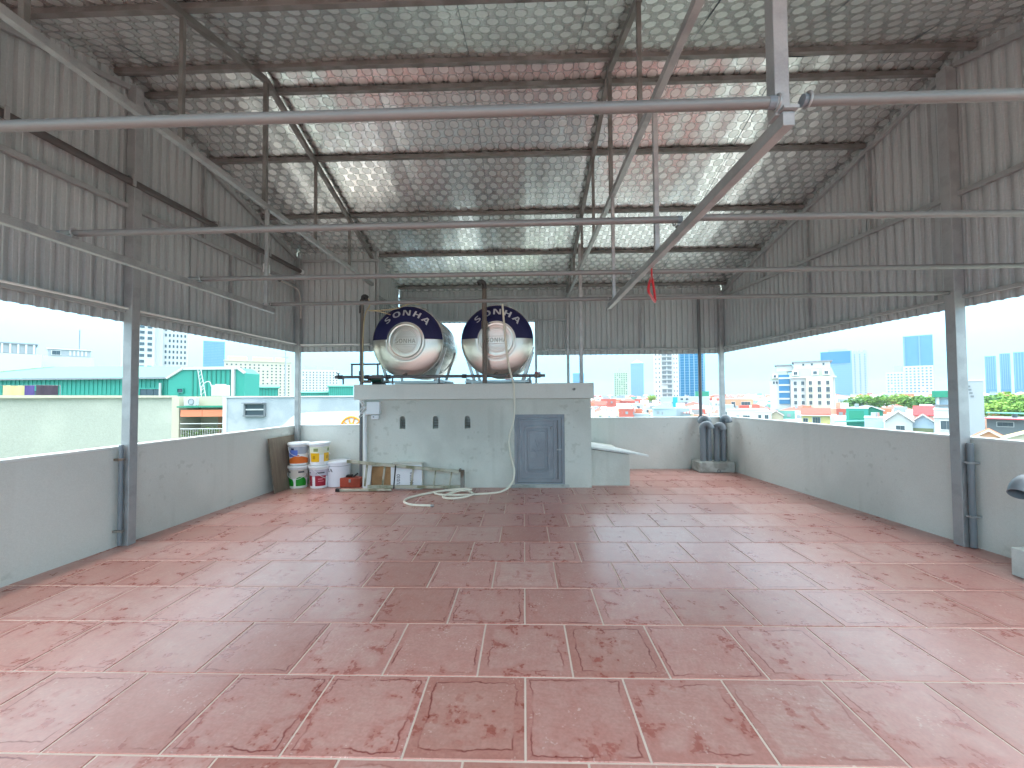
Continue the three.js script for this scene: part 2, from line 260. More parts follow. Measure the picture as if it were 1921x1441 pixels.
for (const [x0, z0, x1, z1, label] of [[-2.9, -1.41, 0.842, -1.388, 'nearest long drying pole, crossing from the left above the floor'], [0.935, -1.382, 3.3, -1.378, 'nearest drying pole on the right, level with the rail joint'], [-2.72, -2.345, 0.88, -2.31, 'second nearest drying pole, ending at the right rail'], [0.93, -2.29, 4.15, -2.325, 'second nearest drying pole on the right of the rail'], [-2.72, -3.3, 4.15, -3.27, 'third drying pole, spanning both drying rails'], [-2.7, -4.24, 4.16, -4.145, 'farthest drying pole, running to the right post']]) {
  const g = thing('drying_pole', label, 'drying pole', [0, YB + 0.058, 0], 0, 'steel drying poles on the rails'), r = x0 > 0.5 && z0 > -3 ? 0.0185 : 0.019;
  part(g, 'pole', rod(V(x0, 0, z0), V(x1, 0, z1), r, 20), M.poleSteel);
  part(g, 'end_cap', rod(V(x0 - 0.004, 0, z0), V(x0 + 0.02, 0, z0), r + 0.0015, 20), M.pvc); part(g, 'end_cap', rod(V(x1 - 0.02, 0, z1), V(x1 + 0.004, 0, z1), r + 0.0015, 20), M.pvc);
}

// ------------------------------------------------------------------ posts
function post(label, x, z, y0, y1, w, m = M.steel) { const g = thing('steel_post', label, 'post', [x, y0, z], 0, 'canopy posts'); part(g, 'shaft', bar(V(0, 0, 0), V(0, y1 - y0, 0), w, w, 0.006), m); return g; }
{
  let g = post('steel post standing against the left parapet, thin grey pipe beside it', lx(-4.12) + 0.052, -4.1, 0, yRaf(-4.1), 0.09);
  part(g, 'side_pipe', rod(V(-0.005, 0.02, 0.078), V(-0.005, 1.0, 0.078), 0.02), M.pvc); part(g, 'pipe_clip', box(0.09, 0.02, 0.03, 0, 0.16, 0.1), M.rustySteel); part(g, 'pipe_clip', box(0.09, 0.02, 0.03, 0, 0.86, 0.1), M.rustySteel);
  g = post('steel post standing against the right parapet, grey pipe clipped beside it', rx(-4.14) - 0.055, -4.14, 0, yRaf(-4.14), 0.1);
  part(g, 'side_pipe', rod(V(0.005, 0.01, 0.085), V(0.005, 0.98, 0.085), 0.026), M.pvc); part(g, 'pipe_clip', box(0.1, 0.016, 0.05, 0, 0.3, 0.1), M.steel); part(g, 'pipe_clip', box(0.1, 0.016, 0.05, 0, 0.8, 0.1), M.steel);
  post('slim corner post at the back left, behind the paint buckets', lx(ZBL) + 0.06, ZBL + 0.06, 0, yRaf(ZBL), 0.075);
  post('slim corner post at the back right, above the grey vent pipes', rx(ZBR) - 0.05, ZBR + 0.05, 0, yRaf(ZBR), 0.085);
  post('bright steel post standing on the pump room roof', 0.93, -6.74, 1.665, yRaf(-6.74) - 0.002, 0.055, M.galv);
  post('steel post at the back wall right of the tall opening', 0.887, ZBR + 0.05, 1.662, yRaf(ZBR), 0.055, M.galv);
  post('thin post framing the tall opening right of the second tank', 0.25, ZBR + 0.03, 1.662, 2.97, 0.045);
  post('steel post at the front left of the canopy, behind the viewer', lx(0.6) + 0.06, 0.6, 0, yRaf(0.6), 0.09);
  post('steel post at the front right of the canopy, behind the viewer', rx(0.6) - 0.06, 0.6, 0, yRaf(0.6), 0.09);
}

// ------------------------------------------------------------------ corrugated cladding
function cladding(label, a, b, yb, yt, extra) {     // a,b: (x,z) of the inner plane; yb, yt: functions of the way along, in metres
  const A = V(a[0], 0, a[1]), B = V(b[0], 0, b[1]), L = A.distanceTo(B), dir = B.clone().sub(A).normalize(), n = V(-dir.z, 0, dir.x);   // n points outwards
  const g = thing('corrugated_wall', label, 'metal cladding', [0, 0, 0], 0, 'corrugated steel walls under the roof'), pitch = 0.107, prof = [[0, 0], [0.016, 0], [0.026, 0.027], [0.058, 0.027], [0.068, 0], [0.0795, 0.0], [0.0835, 0.004], [0.091, 0.004], [0.095, 0]];
  const per = pitch * 10;
  for (let s0 = 0, k = 0; s0 < L; s0 += per, k++) {
    const s1 = Math.min(L, s0 + per), pts = [[s0, 0]]; for (let r = 0; s0 + r * pitch < s1; r++) for (const [q, o] of prof) { const s = s0 + r * pitch + q; if (s > s0 + 1e-6 && s < s1 - 1e-6) pts.push([s, o]); } pts.push([s1 + (s1 < L - 0.01 ? 0.03 : 0), 0]);
    const P = [], U = [], I = [], lift = 0.0015 * (k % 2), rows = 5;
    pts.forEach(([s, o]) => { for (let r = 0; r <= rows; r++) { const y = mix(yb(s), yt(s), r / rows), q = A.clone().addScaledVector(dir, s).addScaledVector(n, 0.012 + o + lift + (vnoise(s * 1.7 + 31, y * 1.1 + 11, 997, 997, 77) - 0.5) * 0.002); P.push(q.x, y, q.z); U.push(s + o, y); } });
    for (let i = 0; i < pts.length - 1; i++) for (let r = 0; r < rows; r++) { const c = i * (rows + 1) + r; I.push(c, c + 1, c + rows + 1, c + 1, c + rows + 2, c + rows + 1); }
    let q = new THREE.BufferGeometry(); q.setAttribute('position', new THREE.Float32BufferAttribute(P, 3)); q.setAttribute('uv', new THREE.Float32BufferAttribute(U, 2)); q.setIndex(I); q = q.toNonIndexed(); q.computeVertexNormals();
    part(g, 'corrugated_sheet', q, M.sheet);
  }
  const at = (s, y, off) => { const q = A.clone().addScaledVector(dir, s).addScaledVector(n, -off); q.y = y; return q; };
  extra(g, at, L); return g;
}
{
  const zf = FRONT + 0.1;
  // left
  const La = [lx(zf), zf], Lb = [lx(ZBL), ZBL], zl = (s) => zf - s;
  cladding('grey corrugated wall on the left, a dark pipe running along it', Lb, La, () => 2.235, (s) => yRaf(ZBL + s) + 0.13, (g, at, L) => {
    const S = (z) => z - ZBL;
    part(g, 'girt', bar(at(0, 3.415, 0.022), at(L, 3.415, 0.022), 0.04, 0.05), M.steel); part(g, 'lower_rail', bar(at(0, 2.345, 0.02), at(L, 2.345, 0.02), 0.036, 0.036), M.steel);
    part(g, 'gable_rail', bar(at(0.02, yRaf(ZBL) - 0.01, 0.022), at(S(ZR), yRaf(ZR) - 0.01, 0.022), 0.04, 0.05), M.steel); part(g, 'gable_rail', bar(at(S(ZR), yRaf(ZR) - 0.01, 0.022), at(L, yRaf(zf) - 0.01, 0.022), 0.04, 0.05), M.steel);
    for (const z of [-5.02, -6.02, -3.02, -2.02, -1.02]) part(g, 'stud', bar(at(S(z), 3.44, 0.022), at(S(z), yRaf(z) - 0.035, 0.022), 0.036), M.steel);
    part(g, 'stud', bar(at(S(-5.5), 2.363, 0.022), at(S(-5.5), 3.39, 0.022), 0.036), M.steel);
  });
  // right
  const Ra = [rx(zf), zf], Rb = [rx(ZBR), ZBR];
  cladding('grey corrugated wall on the right, above the right opening', Ra, Rb, () => 2.285, (s) => yRaf(zf - s * 0.9976) + 0.13, (g, at, L) => {
    const S = (z) => (zf - z) * 1.00245;
    part(g, 'girt', bar(at(0, 3.385, 0.022), at(L, 3.385, 0.022), 0.04, 0.05), M.steel); part(g, 'lower_rail', bar(at(0, 2.38, 0.02), at(L, 2.38, 0.02), 0.036, 0.036), M.steel);
    part(g, 'gable_rail', bar(at(0.02, yRaf(zf) - 0.01, 0.022), at(S(ZR), yRaf(ZR) - 0.01, 0.022), 0.04, 0.05), M.steel); part(g, 'gable_rail', bar(at(S(ZR), yRaf(ZR) - 0.01, 0.022), at(L, yRaf(ZBR) - 0.01, 0.022), 0.04, 0.05), M.steel);
    for (const z of [-5.05, -6.04, -7.03, -8.0, -3.02, -2.02, -1.02]) part(g, 'stud', bar(at(S(z), 3.41, 0.022), at(S(z), yRaf(z) - 0.035, 0.022), 0.036), M.steel);
    part(g, 'stud', bar(at(S(-6.05), 2.4, 0.022), at(S(-6.05), 3.36, 0.022), 0.036), M.steel);
  });
  // back left, short, in front of the jog
  cladding('short grey corrugated wall at the back left above the buckets', [JOGX + 0.035, ZBL], [lx(ZBL), ZBL], () => 2.24, () => yFoil(ZBL) + 0.014, (g, at, L) => {
    part(g, 'top_rail', bar(at(0, yRaf(ZBL) - 0.03, 0.02), at(L, yRaf(ZBL) - 0.03, 0.02), 0.04, 0.04), M.steel); part(g, 'lower_rail', bar(at(0, 2.345, 0.02), at(L, 2.345, 0.02), 0.034, 0.034), M.steel);
  });
  // return of the jog
  cladding('narrow corrugated return wall left of the first tank', [JOGX, ZBR], [JOGX, ZBL], () => 2.24, (s) => yRaf(ZBR + s) + 0.13, (g, at, L) => {
    part(g, 'girt', bar(at(0, 3.2, 0.02), at(L, 3.2, 0.02), 0.036, 0.036), M.steel);
  });
  // back right with the tall opening behind the tanks
  const X0 = JOGX, S0 = rx(ZBR), open = (s) => S0 - s < 0.25;
  cladding('grey corrugated wall at the back right above the back parapet', [S0, ZBR], [0.25, ZBR], () => 2.275, () => yFoil(ZBR) + 0.014, (g, at, L) => {
    part(g, 'top_rail', bar(at(0, yRaf(ZBR) - 0.03, 0.02), at(L, yRaf(ZBR) - 0.03, 0.02), 0.04, 0.045), M.steel); part(g, 'lower_rail', bar(at(0, 2.375, 0.02), at(L, 2.375, 0.02), 0.036, 0.036), M.steel);
    part(g, 'stud', bar(at(S0 - 2.36, 2.395, 0.02), at(S0 - 2.36, yRaf(ZBR) - 0.055, 0.02), 0.034), M.steel); part(g, 'short_rail', bar(at(S0 - 0.86, 2.985, 0.02), at(L, 2.985, 0.02), 0.034), M.steel);
  });
  cladding('short corrugated sheeting over the tall opening behind the tanks', [0.25, ZBR], [JOGX, ZBR], () => 2.95, () => yFoil(ZBR) + 0.014, (g, at, L) => {
    part(g, 'top_rail', bar(at(0, yRaf(ZBR) - 0.03, 0.02), at(L, yRaf(ZBR) - 0.03, 0.02), 0.04, 0.045), M.steel); part(g, 'lower_rail', bar(at(0, 2.985, 0.02), at(L, 2.985, 0.02), 0.034), M.steel);
  });
}
// ------------------------------------------------------------------ pump room (plastered box carrying the tanks)
const ZF = -6.67;
{
  const g = thing('pump_room', 'low grey plastered pump room with steel door carrying two water tanks', 'pump room', [-0.77, 0, ZF]);
  const x0 = -1.835, x1 = 1.835, wl = (s) => new THREE.Shape(s);
  const sh = wl([[x0, -0.2], [x1, -0.2], [x1, 1.412], [x0, 1.412]].map((q) => new THREE.Vector2(...q)));
  const door = new THREE.Path(); door.moveTo(0.612, 0.05); door.lineTo(1.414, 0.05); door.lineTo(1.414, 1.162); door.lineTo(0.612, 1.162); door.closePath(); sh.holes.push(door);
  const arch = (cx) => { const h = new THREE.Path(), w = 0.046; h.moveTo(cx - w, 0.945); h.lineTo(cx + w, 0.945); h.lineTo(cx + w, 1.1); h.absarc(cx, 1.1, w, 0, Math.PI, false); h.lineTo(cx - w, 0.945); return h; };
  for (const cx of [-1.187, -0.652, -0.136]) sh.holes.push(arch(cx));
  const front = new THREE.ExtrudeGeometry(sh, { depth: 0.1, bevelEnabled: false }); front.translate(0, 0, -0.1);
  part(g, 'front_wall', boxUV(front), M.roomPlaster);
  part(g, 'side_wall', span(x0, x0 + 0.1, -0.2, 1.412, -1.68, -0.101), M.roomPlaster); part(g, 'side_wall', span(x1 - 0.1, x1, -0.2, 1.412, -1.68, -0.101), M.roomPlaster); part(g, 'rear_wall', span(x0 + 0.101, x1 - 0.101, -0.2, 1.412, -1.68, -1.58), M.roomPlaster);
  for (const cx of [-1.187, -0.652, -0.136]) { const v = part(g, 'vent_niche', span(cx - 0.07, cx + 0.07, 0.92, 1.18, -0.13, -0.101), M.concrete); for (let k = 0; k < 3; k++) part(v, 'slat', box(0.09, 0.006, 0.03, cx, 0.985 + k * 0.045, -0.08), M.rustySteel); }
  part(g, 'roof_slab', span(x0 - 0.125, x1 + 0.045, 1.414, 1.66, -1.69, 0.055, 0.006), M.plaster);
  part(g, 'step', span(0.55, 1.48, -0.02, 0.046, -0.08, 0.012), M.concrete);
  // steel door with pressed panels
  M.doorSteel = std(0xffffff, 0.42, 0.1, { map: mottled(0x959ba1, 0x8a9096, 5, 211) });
  part(g, 'door_frame', [span(0.613, 0.655, 0.051, 1.161, -0.06, -0.012), span(1.371, 1.413, 0.051, 1.161, -0.06, -0.012), span(0.656, 1.37, 1.119, 1.161, -0.06, -0.012), span(0.656, 1.37, 0.051, 0.075, -0.06, -0.012)], M.doorSteel);
  const d = part(g, 'door', span(0.658, 1.368, 0.078, 1.116, -0.055, -0.024, 0.004), M.doorSteel);
  const rr = (x, y, w, h, r) => { const s = new THREE.Shape(); s.moveTo(x + r, y); s.lineTo(x + w - r, y); s.absarc(x + w - r, y + r, r, -Math.PI / 2, 0); s.lineTo(x + w, y + h - r); s.absarc(x + w - r, y + h - r, r, 0, Math.PI / 2); s.lineTo(x + r, y + h); s.absarc(x + r, y + h - r, r, Math.PI / 2, Math.PI); s.lineTo(x, y + r); s.absarc(x + r, y + r, r, Math.PI, Math.PI * 1.5); return s; };
  const ringPanel = (x, y, w, h, r, t, z, dep) => { const s = rr(x, y, w, h, r); s.holes.push(new THREE.Path(rr(x + t, y + t, w - 2 * t, h - 2 * t, Math.max(0.004, r - t)).getPoints(8).reverse())); const q = new THREE.ExtrudeGeometry(s, { depth: dep, bevelEnabled: true, bevelThickness: 0.006, bevelSize: 0.006, bevelSegments: 2, curveSegments: 8 }); q.translate(0, 0, z); return q; };
  part(d, 'outer_moulding', ringPanel(0.70, 0.12, 0.56, 0.955, 0.01, 0.018, -0.024, 0.012), M.doorSteel);
  part(d, 'middle_moulding', ringPanel(0.775, 0.22, 0.41, 0.755, 0.07, 0.03, -0.024, 0.016), M.doorSteel);
  part(d, 'inner_moulding', ringPanel(0.835, 0.29, 0.29, 0.615, 0.045, 0.014, -0.024, 0.012), M.doorSteel);
  const leaf = (x, y, a, l) => { const q = new THREE.SphereGeometry(1, 10, 6); q.scale(0.011, l, 0.006); q.rotateZ(a); q.translate(x, y, -0.022); return q; };
  part(d, 'pressed_flower', [leaf(0.97, 0.7, 0.35, 0.075), leaf(1.0, 0.68, -0.25, 0.06), leaf(0.925, 0.6, 1.1, 0.045), leaf(1.03, 0.6, -1.0, 0.045), leaf(0.95, 0.585, 0.7, 0.04), leaf(1.0, 0.58, -0.6, 0.04), leaf(0.98, 0.52, 0.05, 0.06), leaf(0.90, 0.57, 1.5, 0.03), leaf(1.055, 0.57, 1.5, 0.03)], M.doorSteel);
  part(d, 'lock_bar', bar(V(1.305, 0.13, -0.012), V(1.305, 1.07, -0.012), 0.014), M.pvcDark); part(d, 'bolt', [box(0.09, 0.02, 0.02, 1.33, 0.6, 0.0), rod(V(1.2, 0.925, -0.02), V(1.2, 0.965, 0.0), 0.009)], M.galv);
  part(g, 'stub_pipe', pipe([V(1.56, 1.56, 0.04), V(1.56, 1.56, 0.075), V(1.56, 1.56, 0.11)], 0.018, 8), M.pvcDark);
}
// sloping cover beside the room
{
  const g = thing('stair_cover', 'low wall with pale curved sloping slab right of the pump room', 'stair cover', [1.07, 0, -6.82]);
  const w = new THREE.Shape([[0.0, -0.1], [0.63, -0.1], [0.63, 0.495], [0.0, 0.585]].map((q) => new THREE.Vector2(...q))), q = new THREE.ExtrudeGeometry(w, { depth: 1.4, bevelEnabled: false }); q.translate(0, 0, -1.4);
  part(g, 'wall', boxUV(q), M.roomPlaster);
  const s = new THREE.Shape(); s.moveTo(0.0, 0.03); s.lineTo(0.93, 0.06); s.bezierCurveTo(0.66, -0.3, 0.4, -0.78, 0.0, -0.9); s.closePath();   // plan, y = depth
  const c = new THREE.ExtrudeGeometry(s, { depth: 0.022, bevelEnabled: true, bevelThickness: 0.004, bevelSize: 0.004, bevelSegments: 1, curveSegments: 24 }); c.rotateX(Math.PI / 2); c.rotateZ(-0.14); c.translate(0, 0.625, 0);
  part(g, 'cover_slab', boxUV(c), M.coping);
}
// ------------------------------------------------------------------ water tanks
{
  const R = 0.59, S = 1024;
  const drawBase = (c, bg, band) => { c.fillStyle = bg; c.fillRect(0, 0, S, S); c.save(); c.beginPath(); c.rect(0, 0, S, S * 0.475); c.clip(); c.fillStyle = band; c.beginPath(); c.arc(S / 2, S / 2, S * 0.5, 0, 7); c.arc(S / 2, S / 2, S * 0.262, 0, 7, true); c.fill('evenodd'); c.restore(); };
  const arcText = (c, col) => { c.fillStyle = col; c.font = 'bold 128px sans-serif'; c.textAlign = 'center'; c.textBaseline = 'middle'; [...'SONHA'].forEach((ch, i) => { const a = (i - 2) * 0.375 + 0.02; c.save(); c.translate(S / 2, S / 2); c.rotate(a); c.translate(0, -S * 0.395); c.scale(1.42, 0.92); c.fillText(ch, 0, 0); c.restore(); }); };
  const map = canvasTex(S, S, (c) => { drawBase(c, '#d8d5cf', '#0c0f48'); arcText(c, '#c9cdd4'); c.fillStyle = '#a09c93'; c.font = 'bold 84px sans-serif'; c.textAlign = 'center'; c.textBaseline = 'middle'; c.fillText('SONHA', S / 2, S / 2); c.fillRect(S * 0.36, S * 0.445, S * 0.28, 4); c.fillRect(S * 0.36, S * 0.55, S * 0.28, 4); c.strokeStyle = '#aaa69e'; c.lineWidth = 3; for (const r of [0.155, 0.17]) { c.beginPath(); c.arc(S / 2, S / 2, S * r, 0, 7); c.stroke(); } c.globalAlpha = 0.10; for (let i = 0; i < 900; i++) { c.strokeStyle = i % 2 ? '#8f8a80' : '#ffffff'; c.lineWidth = 1; c.beginPath(); const a = rnd() * 6.28; c.arc(S / 2, S / 2, S * (0.05 + 0.45 * rnd()), a, a + 0.3 + rnd()); c.stroke(); } c.globalAlpha = 1; });
  const rm = canvasTex(S, S, (c) => { drawBase(c, 'rgb(0,72,245)', 'rgb(0,150,10)'); arcText(c, 'rgb(0,90,160)'); }, false);
  const bump = canvasTex(512, 512, (c) => { c.scale(0.5, 0.5); c.fillStyle = '#808080'; c.fillRect(0, 0, S, S); c.strokeStyle = '#b0b0b0'; c.lineWidth = 10; for (const r of [0.155, 0.17]) { c.beginPath(); c.arc(S / 2, S / 2, S * r, 0, 7); c.stroke(); } c.fillStyle = '#c8c8c8'; c.font = 'bold 84px sans-serif'; c.textAlign = 'center'; c.textBaseline = 'middle'; c.fillText('SONHA', S / 2, S / 2); c.fillRect(S * 0.36, S * 0.445, S * 0.28, 6); c.fillRect(S * 0.36, S * 0.55, S * 0.28, 6); c.font = '34px sans-serif'; for (let k = 0; k < 5; k++) c.fillRect(S * 0.4, S * (0.58 + k * 0.018), S * 0.2, 5); }, false);
  const capM = std(0xffffff, 1, 1, { map, roughnessMap: rm, metalnessMap: rm, bumpMap: bump, bumpScale: 0.006 }), bodyM = std(0xcfcfcc, 0.26, 0.95), standM = std(0xbfc2c2, 0.35, 0.8);
  // end cap: raised round centre plate, stepped rings, gentle dome to the rim
  const prof = [[0, 0.034], [0.235, 0.034], [0.245, 0.027], [0.262, 0.027], [0.272, 0.034], [0.288, 0.034], [0.298, 0.025], [0.312, 0.025], [0.322, 0.031], [0.345, 0.026], [0.39, 0.017], [0.44, 0.003], [0.49, -0.016], [0.53, -0.036], [0.56, -0.056], [0.58, -0.076], [R, -0.1]].map(([a, b]) => new THREE.Vector2(a, b));
  const capG = () => { const g = new THREE.LatheGeometry(prof.slice().reverse(), 72); g.rotateX(Math.PI / 2); const p = g.attributes.position, uv = g.attributes.uv; for (let i = 0; i < p.count; i++) uv.setXY(i, p.getX(i) / (2 * R) + 0.5, p.getY(i) / (2 * R) + 0.5); g.computeVertexNormals(); return g; };
  const LEN = 1.4, bp = []; bp.push([R - 0.004, -0.095]); for (let z = 0.105; z < LEN; z += 0.012) { const rib = z < 0.14 || z > LEN - 0.1 ? 0 : 0.017 * Math.pow(Math.max(0, Math.sin((z - 0.14) / 0.1 * Math.PI * 2 - 1.5) * 0.5 + 0.5), 1.6); bp.push([R - 0.004 - 0.017 + rib, -z]); } bp.push([R - 0.02, -LEN]); bp.push([0.001, -LEN - 0.02]);
  const tank = (x, label, turn) => {
    const g = thing('water_tank', label, 'water tank', [x, 1.66, -6.69], turn, 'horizontal steel water tanks'), cy = 0.70;
    const up = (q) => { q.translate(0, cy, 0); return q; };
    const body = new THREE.LatheGeometry(bp.map(([a, b]) => new THREE.Vector2(a, b)).reverse(), 64); body.rotateX(Math.PI / 2); body.computeVertexNormals();
    part(g, 'body', up(body), bodyM); part(g, 'end_cap', up(capG()), capM);
    const rim = new THREE.TorusGeometry(R - 0.004, 0.009, 8, 72); rim.translate(0, cy, -0.1); part(g, 'rim_bead', rim, bodyM);
    const outlet = rod(V(0, cy - 0.52, -0.06), V(-0.03, cy - 0.56, 0.04), 0.022); part(g, 'outlet', outlet, M.rustySteel);
    for (const z of [-0.28, -1.1]) { const st = part(g, 'cradle', [bar(V(-0.56, 0.045, z), V(0.56, 0.045, z), 0.05, 0.04), bar(V(-0.4, 0.045, z), V(-0.585, 0.62, z), 0.035, 0.05), bar(V(0.4, 0.045, z), V(0.585, 0.62, z), 0.035, 0.05)], standM); for (const s of [-1, 1]) part(st, 'foot', box(0.09, 0.025, 0.09, s * 0.5, 0.0125, z), M.rustySteel); }
    part(g, 'runner', bar(V(-0.5, 0.075, -0.05), V(-0.5, 0.075, -1.3), 0.03), standM); part(g, 'runner', bar(V(0.5, 0.075, -0.05), V(0.5, 0.075, -1.3), 0.03), standM);
    const nk = new THREE.CylinderGeometry(0.2, 0.2, 0.08, 32); nk.translate(0, cy + R + 0.02, -0.65); part(g, 'hatch', nk, bodyM);
  };
  tank(-1.905, 'steel water tank on the left with navy lettered band', -0.03); tank(-0.43, 'steel water tank on the right, grey pipe standing before its face', -0.02);
}
// ------------------------------------------------------------------ pipework on and beside the pump room
{
  let g = thing('pipe_manifold', 'dark horizontal pipe with valves along the front of the tanks', 'pipe', [0, 1.78, -6.61]);
  part(g, 'main_pipe', rod(V(-3.03, 0, 0), V(0.34, 0, 0), 0.024, 16), M.pvcDark);
  part(g, 'loop_pipe', [rod(V(-2.76, 0, 0), V(-2.76, 0.21, 0), 0.015), rod(V(-2.775, 0.205, 0), V(-2.3, 0.205, 0), 0.015), rod(V(-2.34, 0.21, 0), V(-2.34, 0, 0), 0.015)], M.pvcDark);
  for (const x of [-2.98, -2.55, -2.2, -0.98, 0.2]) part(g, 'coupling', rod(V(x, 0, 0), V(x + 0.07, 0, 0), 0.034, 16), M.pvcBlack);
  for (const [x, w] of [[-0.22, 0.14], [0.22, 0.1]]) { part(g, 'valve_body', rod(V(x - 0.05, -0.0, 0), V(x + 0.05, 0, 0), 0.036), M.rustySteel); part(g, 'valve_handle', box(w, 0.018, 0.024, x, x < 0 ? -0.055 : 0.045, 0.02, 0.004), M.red); }
  for (const x of [-2.9, -2.1, -1.35, -0.6, 0.1]) part(g, 'stand_off', rod(V(x, -0.118, 0), V(x, 0, 0), 0.014), M.pvcDark);
  part(g, 'drop_elbow', tube([V(-2.62, -0.01, 0), V(-2.62, -0.05, 0.01), V(-2.58, -0.07, 0.01), V(-2.45, -0.075, 0.01)], 0.024, 16), M.brownPipe);
  part(g, 'air_valve', [rod(V(-2.98, 0.0, 0), V(-2.98, 0.06, 0), 0.012), box(0.05, 0.012, 0.012, -2.98, 0.06, 0)], M.pvcDark);
  M.green = std(0x254b3f, 0.4); M.drainGrey = std(0x565453, 0.5); g = thing('water_pump', 'small dark green pump beside the left tank on the roof slab', 'pump', [-2.42, 1.66, -6.78]);
  const body = rod(V(-0.07, 0.1, 0), V(0.1, 0.1, 0), 0.065, 20); part(g, 'motor', body, M.green); part(g, 'foot', box(0.16, 0.035, 0.1, 0.02, 0.018, 0), M.black); part(g, 'pump_head', rod(V(-0.13, 0.1, 0), V(-0.07, 0.1, 0), 0.055, 20), M.black);

  g = thing('standpipe', 'tall dark pipe at the left corner of the pump room with bent top', 'pipe', [-2.70, 0, -6.85]);
  part(g, 'pipe', rod(V(0, 0.001, 0), V(0, 3.0, 0), 0.028, 18), M.pvcDark); part(g, 'bend', tube([V(0, 2.99, 0), V(0, 3.06, 0), V(0.03, 3.1, 0), V(0.07, 3.1, 0), V(0.1, 3.05, 0)], 0.033, 20, 14), M.pvcBlack); part(g, 'collar', rod(V(0, 2.86, 0), V(0, 2.98, 0), 0.04, 18), M.pvcBlack); part(g, 'collar', rod(V(0, 1.82, 0), V(0, 1.89, 0), 0.04, 18), M.pvcBlack);
  g = thing('standpipe', 'thinner brown pipe rising beside the tall dark corner pipe', 'pipe', [-2.58, 1.66, -6.58]);
  part(g, 'pipe', rod(V(0, 0.001, 0), V(0, 1.36, 0), 0.02, 16), M.brownPipe); part(g, 'bend', tube([V(0, 1.35, 0), V(0, 1.41, 0), V(0.04, 1.43, 0), V(0.09, 1.4, 0)], 0.022, 16, 12), M.pvcBlack);
  g = thing('standpipe', 'grey brown pipe standing before the right tank with hooked top', 'pipe', [-0.612, 1.662, -6.53]);
  part(g, 'pipe', rod(V(0, 0, 0), V(0, 1.5, 0), 0.037, 20), M.brownPipe); part(g, 'hook', tube([V(0, 1.49, 0), V(0, 1.56, 0), V(-0.02, 1.595, 0.01), V(-0.06, 1.6, 0.02), V(-0.09, 1.57, 0.03)], 0.04, 20, 16), M.pvcBlack); part(g, 'collar', rod(V(0, 0.86, 0), V(0, 0.98, 0), 0.049, 20), M.brownPipe);
  g = thing('drain_pipe', 'white drain pipe at the left edge of the pump room wall', 'pipe', [-2.535, 0, -6.625]);
  part(g, 'pipe', rod(V(0, 0.03, 0), V(-0.015, 1.12, 0), 0.03, 18), M.pvcWhite); part(g, 'elbow', tube([V(-0.015, 1.11, 0), V(-0.015, 1.17, 0), V(0.02, 1.2, -0.01), V(0.07, 1.2, -0.02)], 0.031, 16, 14), M.pvcWhite);
  g = thing('fuse_box', 'white plastic junction box high on the pump room wall with tangled cables', 'junction box', [-2.41, 1.24, ZF + 0.002]);
  part(g, 'case', box(0.21, 0.2, 0.08, 0.0, 0.04, 0.04, 0.008), M.whitePlastic); const lower = part(g, 'switch', box(0.12, 0.065, 0.05, 0.02, -0.105, 0.025, 0.006), M.whitePlastic); part(lower, 'button', box(0.02, 0.014, 0.01, 0.0, -0.1, 0.054), M.black);
  for (let k = 0; k < 5; k++) part(g, 'cable', tube([V(-0.1, 0.1 - k * 0.03, 0.04), V(-0.16 - 0.02 * k, 0.09 - k * 0.05, 0.06), V(-0.22 + 0.03 * k, 0.0 + k * 0.02, 0.05), V(-0.15, 0.15 - k * 0.03, 0.05), V(-0.24, 0.17, 0.03)], 0.007, 30, 6), k % 2 ? M.whitePlastic : M.cable);
  const rope = thing('rope', 'pale rope tied round the corner pipes and drawn to the left tank', 'rope');
  part(rope, 'strand', tube([V(-2.55, 1.7, -6.55), V(-2.56, 2.3, -6.55), V(-2.53, 2.75, -6.55), V(-2.45, 2.93, -6.55), V(-2.47, 3.03, -6.55)], 0.009, 40, 6), M.rope); part(rope, 'strand', tube([V(-2.47, 2.84, -6.55), V(-2.25, 2.85, -6.58), V(-2.05, 2.88, -6.62), V(-1.85, 2.96, -6.66), V(-1.7, 2.975, -6.75)], 0.009, 30, 6), M.rope); part(rope, 'strand', tube([V(-2.47, 2.84, -6.55), V(-2.3, 2.83, -6.6), V(-2.15, 2.79, -6.66)], 0.008, 16, 6), M.rope);
}
// white hose from the tank down the wall and coiled on the floor
{
  const g = thing('garden_hose', 'white garden hose hanging down the pump room and coiled on the tiles', 'hose'), r = 0.016;
  const pts = [V(-0.33, 2.93, -6.62), V(-0.3, 2.55, -6.6), V(-0.26, 2.1, -6.56), V(-0.2, 1.8, -6.55), V(-0.17, 1.69, -6.56), V(-0.158, 1.6, -6.595), V(-0.15, 1.3, -6.63), V(-0.17, 1.05, -6.64), V(-0.24, 0.78, -6.64), V(-0.215, 0.5, -6.64), V(-0.16, 0.28, -6.62), V(-0.2, 0.1, -6.52), V(-0.36, r, -6.32), V(-0.7, r, -6.16), V(-1.12, r, -6.1), V(-1.35, r, -6.24), V(-1.2, r, -6.38), V(-0.9, r + 0.005, -6.36), V(-0.76, r + 0.02, -6.12), V(-0.86, r + 0.02, -5.9), V(-1.06, r + 0.01, -5.87), V(-1.17, r + 0.01, -6.0), V(-1.0, r + 0.03, -6.22), V(-0.8, r + 0.03, -6.34), V(-1.0, r + 0.02, -6.42), V(-1.35, r, -6.3), V(-1.62, r, -6.0), V(-1.66, r, -5.74), V(-1.5, r, -5.56), V(-1.24, r, -5.52)];
  part(g, 'hose', tube(pts, r, 320, 10), M.hose); part(g, 'fitting', rod(V(-1.245, r, -5.52), V(-1.2, r, -5.52), 0.016), M.galv);
}
